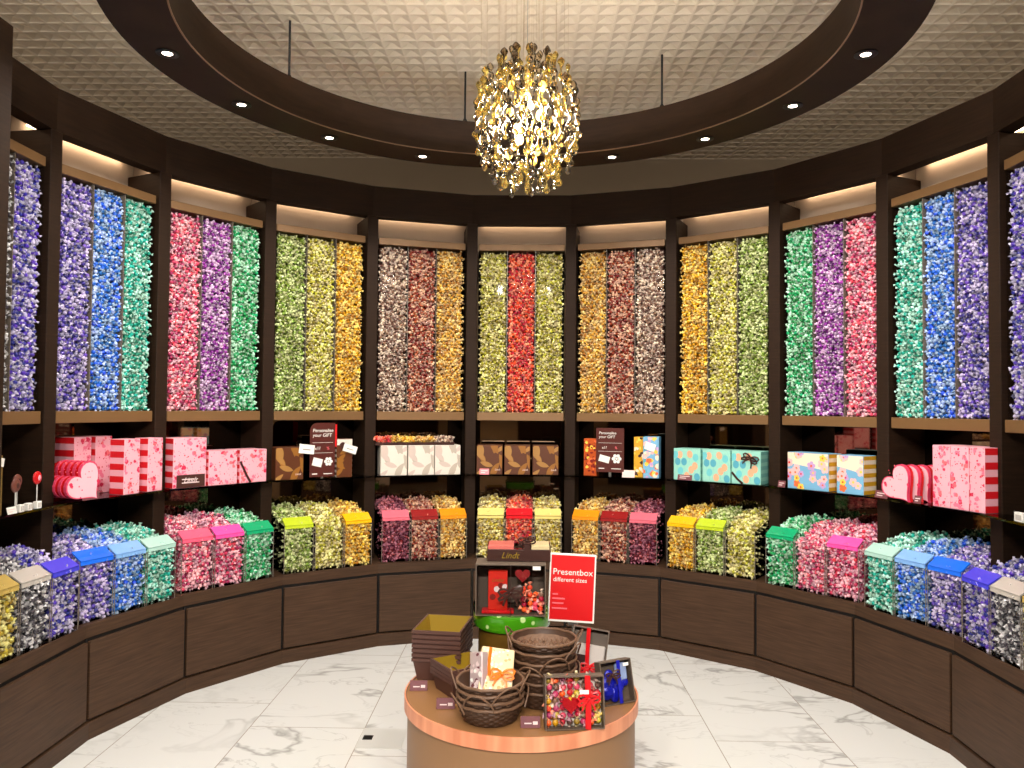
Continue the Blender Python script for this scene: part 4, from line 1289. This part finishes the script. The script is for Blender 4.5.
def loose_candies(n, fn, foils, label, group, r_):
    for i in range(n):
        w_ = bpy.data.objects.new('wrapped_candy', r_.choice(single)); C.objects.link(w_)
        w_.location = fn(i); w_.rotation_euler = (r_.uniform(0, 6), r_.uniform(0, 6), r_.uniform(0, 6)); f = r_.choice(foils); paint(w_, CM[f])
        tag(w_, label % FOILNAME.get(f, f), 'candy', '%s %s' % (f, group))
r_ = random.Random(21)
loose_candies(18, lambda i: Vector((.035 + .021 * (i % 4) + r_.uniform(-.004, .004), -.236 + r_.uniform(-.006, .02), TZ + .262 + .020 * (i // 4) + r_.uniform(-.004, .004))), ('red', 'red', 'pink', 'silver'), '%s foil candy inside the box with brown bow', 'candies in the brown bow box', r_)
# dark box with clear lid on top
db = empty('lidded_gift_box'); MB().bbox(-.125, 0, 0, .125, .14, .046, .002).build('box_base', M_choc, db)
m = MB().box(-.124, .001, .047, .124, .139, .066); m.build('clear_lid', M_acry, db)
MB().box(-.121, .004, .0463, -.02, .136, .058).build('red_filling', pm('pink red foil filling', (214, 110, 100), .4), db); MB().box(.05, .004, .0463, .121, .136, .058).build('pale_filling', pm('pale foil filling', (214, 196, 150), .4), db)
MB().box(.02, -.0022, .0, .044, -.0004, .068).build('ribbon', M_choc, db); MB().box(.02, -.0022, .067, .044, .142, .069).build('ribbon', M_choc, db)
b1 = bow(db, (.032, .05, .074), .038, M_choc)
text_mesh('lettering', 'Lindt', .034, M_gold, db, (-.035, -.0012, .012), shear=.35)
on(db, 0.012, -0.205, TZ + .4415, 0, 'dark brown box with clear lid and gold lettering on top of the window box', 'gift box')
# sign on stand
sg = empty('tabletop_sign'); w, h = .182, .268
MB().bbox(-w / 2, 0, 0, w / 2, .006, h, .0015).build('white_frame', M_white, sg)
MB().box(-w / 2 + .006, -.0008, .009, w / 2 - .006, 0.001, h - .007).build('red_panel', M_redcard, sg)
text_mesh('lettering', 'Presentbox', .034, M_white, sg, (-.078, -.0014, .185), align='LEFT')
text_mesh('lettering', 'different sizes', .024, M_white, sg, (-.076, -.0014, .158), align='LEFT')
m = MB()
for z, l in ((.105, .022), (.088, .05), (.07, .045), (.05, .06)): m.box(-.076, -.0014, z, -.076 + l, -.0008, z + .006)
m.build('small_print', M_sal, sg)
st = MB().tube([(.01, .012, .0), (.01, .012, -.19)], .004, 8); st.box(-.01, .004, -.012, .03, .018, .012); st.lathe([(.0001, -.2), (.03, -.2), (.03, -.195), (.0001, -.195)], 20, 0, Matrix.Translation((.01, .012, 0)))
st.build('stand', M_steel, sg)
on(sg, .218, -.2, TZ + .205, 0, 'red Presentbox sign in a white frame standing behind the rear baskets', 'sign'); sg.rotation_euler = (0, 0.035, -0.05)
# window boxes at right
def tilt_box(root, x, y, z, rz, lean, roll_, label):
    root.location = (x, y, z); root.rotation_euler = Euler((lean, roll_, rz)); return tag(root, label, 'gift box', 'ribboned window boxes on the table')
Rb = window_box('window_gift_box', .135, .19, .04, M_tbox)
MB().tube([(-.01, -.002, .189), (-.004, -.004, .1), (.004, -.003, .02)], .0014, 6, rb=.009).build('ribbon', M_redsat, Rb, True); bow(Rb, (.012, -.004, .05), .04, M_redsat)
for q in range(1):
    MB().bbox(-.055, .012, .02, .06, .036, .13, .004).build('pale_contents', pm('pale contents', (206, 198, 192), .5), Rb); MB().box(-.06, .01, .01, -.01, .034, .09).build('dark_contents', M_choc, Rb)
tilt_box(Rb, .262, -.365, TZ + .035, -.15, -.22, .12, 'window gift box with red ribbon leaning at the rear right of the table')
Bb = window_box('window_gift_box', .128, .148, .04, M_tbox); M_blue = pm('deep blue foil', (20, 28, 176), .3, .1, .2)
m = MB(); r3 = random.Random(8)
for i in range(9): m.ball((r3.uniform(-.04, .045), .022, r3.uniform(.022, .1)), r3.uniform(.018, .028), 7, 5, 0, (1, .6, r3.uniform(.7, 1.3)))
m.build('blue_foil_contents', M_blue, Bb, False)
MB().bbox(.005, .01, .075, .05, .03, .135, .006).build('pale_blue_wrap', pm('pale blue wrap', (150, 170, 214), .35), Bb)
MB().tube([(.01, -.002, .147), (.006, -.003, .08), (.004, -.003, .003)], .0014, 6, rb=.009).build('ribbon', M_blue, Bb, True); bow(Bb, (-.022, -.003, .1), .032, M_choc)
sticker(Bb, .04, .13, .022, .011, -.0012, 'white_label', M_white, 0, False)
tilt_box(Bb, .378, -.50, TZ + .002, .42, -.22, -.03, 'window gift box with blue foil sweets at the right edge of the table')
Hb = window_box('window_gift_box', .196, .168, .045, M_tbox)
MB().tube([(.042, -.003, .169), (.044, -.004, .08), (.042, -.003, .001)], .0014, 6, rb=.011).build('ribbon', M_redsat, Hb, True); bow(Hb, (.044, -.004, .098), .04, M_redsat)
MB().box(-.094, .040, .004, .094, .0405, .164).build('pale_backing', M_leafbase, Hb)
MB().prism(heart_poly(.062), .006, .024, axis='y').build('red_heart', pm('red foil heart', (190, 24, 34), .22, .2, .4), Hb, True).location = (-.012, 0, .045)
sticker(Hb, .03, .118, .03, .013, -.0065, 'white_label', M_white, 0, False)
tilt_box(Hb, .204, -.728, TZ + .002, .12, -.12, 0, 'window gift box of mixed candies and red heart at the front of the table')
bpy.context.view_layer.update()
HM = Matrix.LocRotScale(Hb.location, Hb.rotation_euler, None)
def hpos(i):
    gx, gz = i % 8, i // 8
    return HM @ Vector((-.082 + gx * .0233 + r_.uniform(-.003, .003), .028 + r_.uniform(-.003, .005), .018 + gz * .0225 + r_.uniform(-.003, .003)))
loose_candies(54, hpos, ('red', 'red', 'gold', 'pink', 'silver', 'silver', 'red', 'lemon'), '%s foil candy inside the heart gift box at the table front', 'candies in the heart box', r_)
# price tags on the table
def table_card(x, y, label):
    root = empty('price_card'); M = Matrix.Rotation(-.3, 4, 'X')
    MB().box(-.032, -.0015, 0, .032, .0015, .036, 0, M).build('card', M_plum, root)
    MB().box(-.033, -.003, .034, .033, .003, .0385, 0, M).build('holder', M_acry, root)
    m = MB(); m.box(-.02, -.0022, .012, .004, -.0015, .016, 0, M); m.box(.008, -.0022, .010, .024, -.0015, .02, 0, M); m.build('printed_price', M_pale, root)
    MB().box(-.033, 0, 0, .033, .03, .002).build('foot', M_acry, root)
    on(root, x, y, TZ + .001, .05, label, 'price card', 'price cards on the table')
table_card(-.352, -.395, 'small plum price card before the tall tray stack')
table_card(-.235, -.565, 'small plum price card before the short tray stack')
table_card(.058, -.715, 'small plum price card between the front baskets and heart box')

# ------------------------------------------------------------------ shop furniture behind the viewer, seen in the mirrors
def cabinet(x0, x1, h, mat, label):
    root = empty('shop_cabinet', ((x0 + x1) / 2, -6.3, 0)); w_ = (x1 - x0) / 2
    m = MB(); m.box(-w_, -.18, 0, w_, -.16, h); m.box(-w_, -.16, 0, -w_ + .02, .18, h); m.box(w_ - .02, -.16, 0, w_, .18, h)
    for k in range(4): m.box(-w_ + .02, -.16, h * k / 3 - (.02 if k else 0), w_ - .02, .18, h * k / 3 + (0 if k else .02))
    m.build('carcass', mat, root)
    MB().box(-w_ + .022, .16, .022, w_ - .022, .176, h / 3 - .022).build('door', mat, root)
    return tag(root, label, 'cabinet')
cabinet(-.95, -.1, 1.42, pm('cream lacquer', (224, 208, 184), .5), 'cream open cabinet behind the viewer, glimpsed in the centre mirror')
cabinet(.35, 1.15, 1.5, M_choc, 'dark open cabinet behind the viewer, glimpsed in the centre mirror')
# ------------------------------------------------------------------ lights
def fill_spot(name, loc, energy, target):
    L = bpy.data.lights.new(name, 'SPOT'); L.energy = energy; L.color = (1, .94, .87); L.spot_size = math.radians(120); L.spot_blend = .5; L.shadow_soft_size = .07
    o = bpy.data.objects.new(name, L); C.objects.link(o); o.location = loc
    d = Vector(target) - Vector(loc); o.rotation_euler = d.to_track_quat('-Z', 'Y').to_euler()
for x_, t_ in ((-0.95, -0.9), (-0.35, -0.3), (0.35, 0.3), (0.95, 0.9)):  # unseen spots added behind the camera as frontal fill
    fill_spot('front_fill_spot', (x_, -4.6, 3.4), 330, (t_, 1.2, 1.5))
L = bpy.data.lights.new('chandelier glow', 'POINT'); L.energy = 72; L.color = (1, .92, .80); L.shadow_soft_size = .12
o = bpy.data.objects.new('chandelier_glow', L); C.objects.link(o); o.location = CH; 
# unseen spots added inside the ring as fill for the bays, no fixtures
for b in range(-5, 6):
    a = (b + 0.0) * TH
    L = bpy.data.lights.new('bay fill spot', 'SPOT'); L.energy = 17; L.color = (1, .93, .85); L.spot_size = math.radians(95); L.spot_blend = .6; L.shadow_soft_size = .06
    o = bpy.data.objects.new('bay_fill_spot', L); C.objects.link(o); o.location = (1.05 * math.sin(a), 1.05 * math.cos(a), 3.0)
    d = Vector((2.2 * math.sin(a), 2.2 * math.cos(a), 1.6)) - o.location
    o.rotation_euler = d.to_track_quat('-Z', 'Y').to_euler()

w = bpy.data.worlds.new('World'); scene.world = w; w.use_nodes = True
w.node_tree.nodes['Background'].inputs[0].default_value = (.9, .8, .7, 1); w.node_tree.nodes['Background'].inputs[1].default_value = 0.0
scene.view_settings.view_transform = 'Standard'; scene.view_settings.look = 'None'; scene.view_settings.gamma = 1; scene.view_settings.use_curve_mapping = False
scene.view_settings.exposure = -0.28
cy = scene.cycles
cy.use_denoising = True; cy.max_bounces = 10; cy.transparent_max_bounces = 32; cy.transmission_bounces = 8; cy.glossy_bounces = 4; cy.diffuse_bounces = 4; cy.caustics_reflective = False; cy.caustics_refractive = False
cy.sample_clamp_indirect = 6
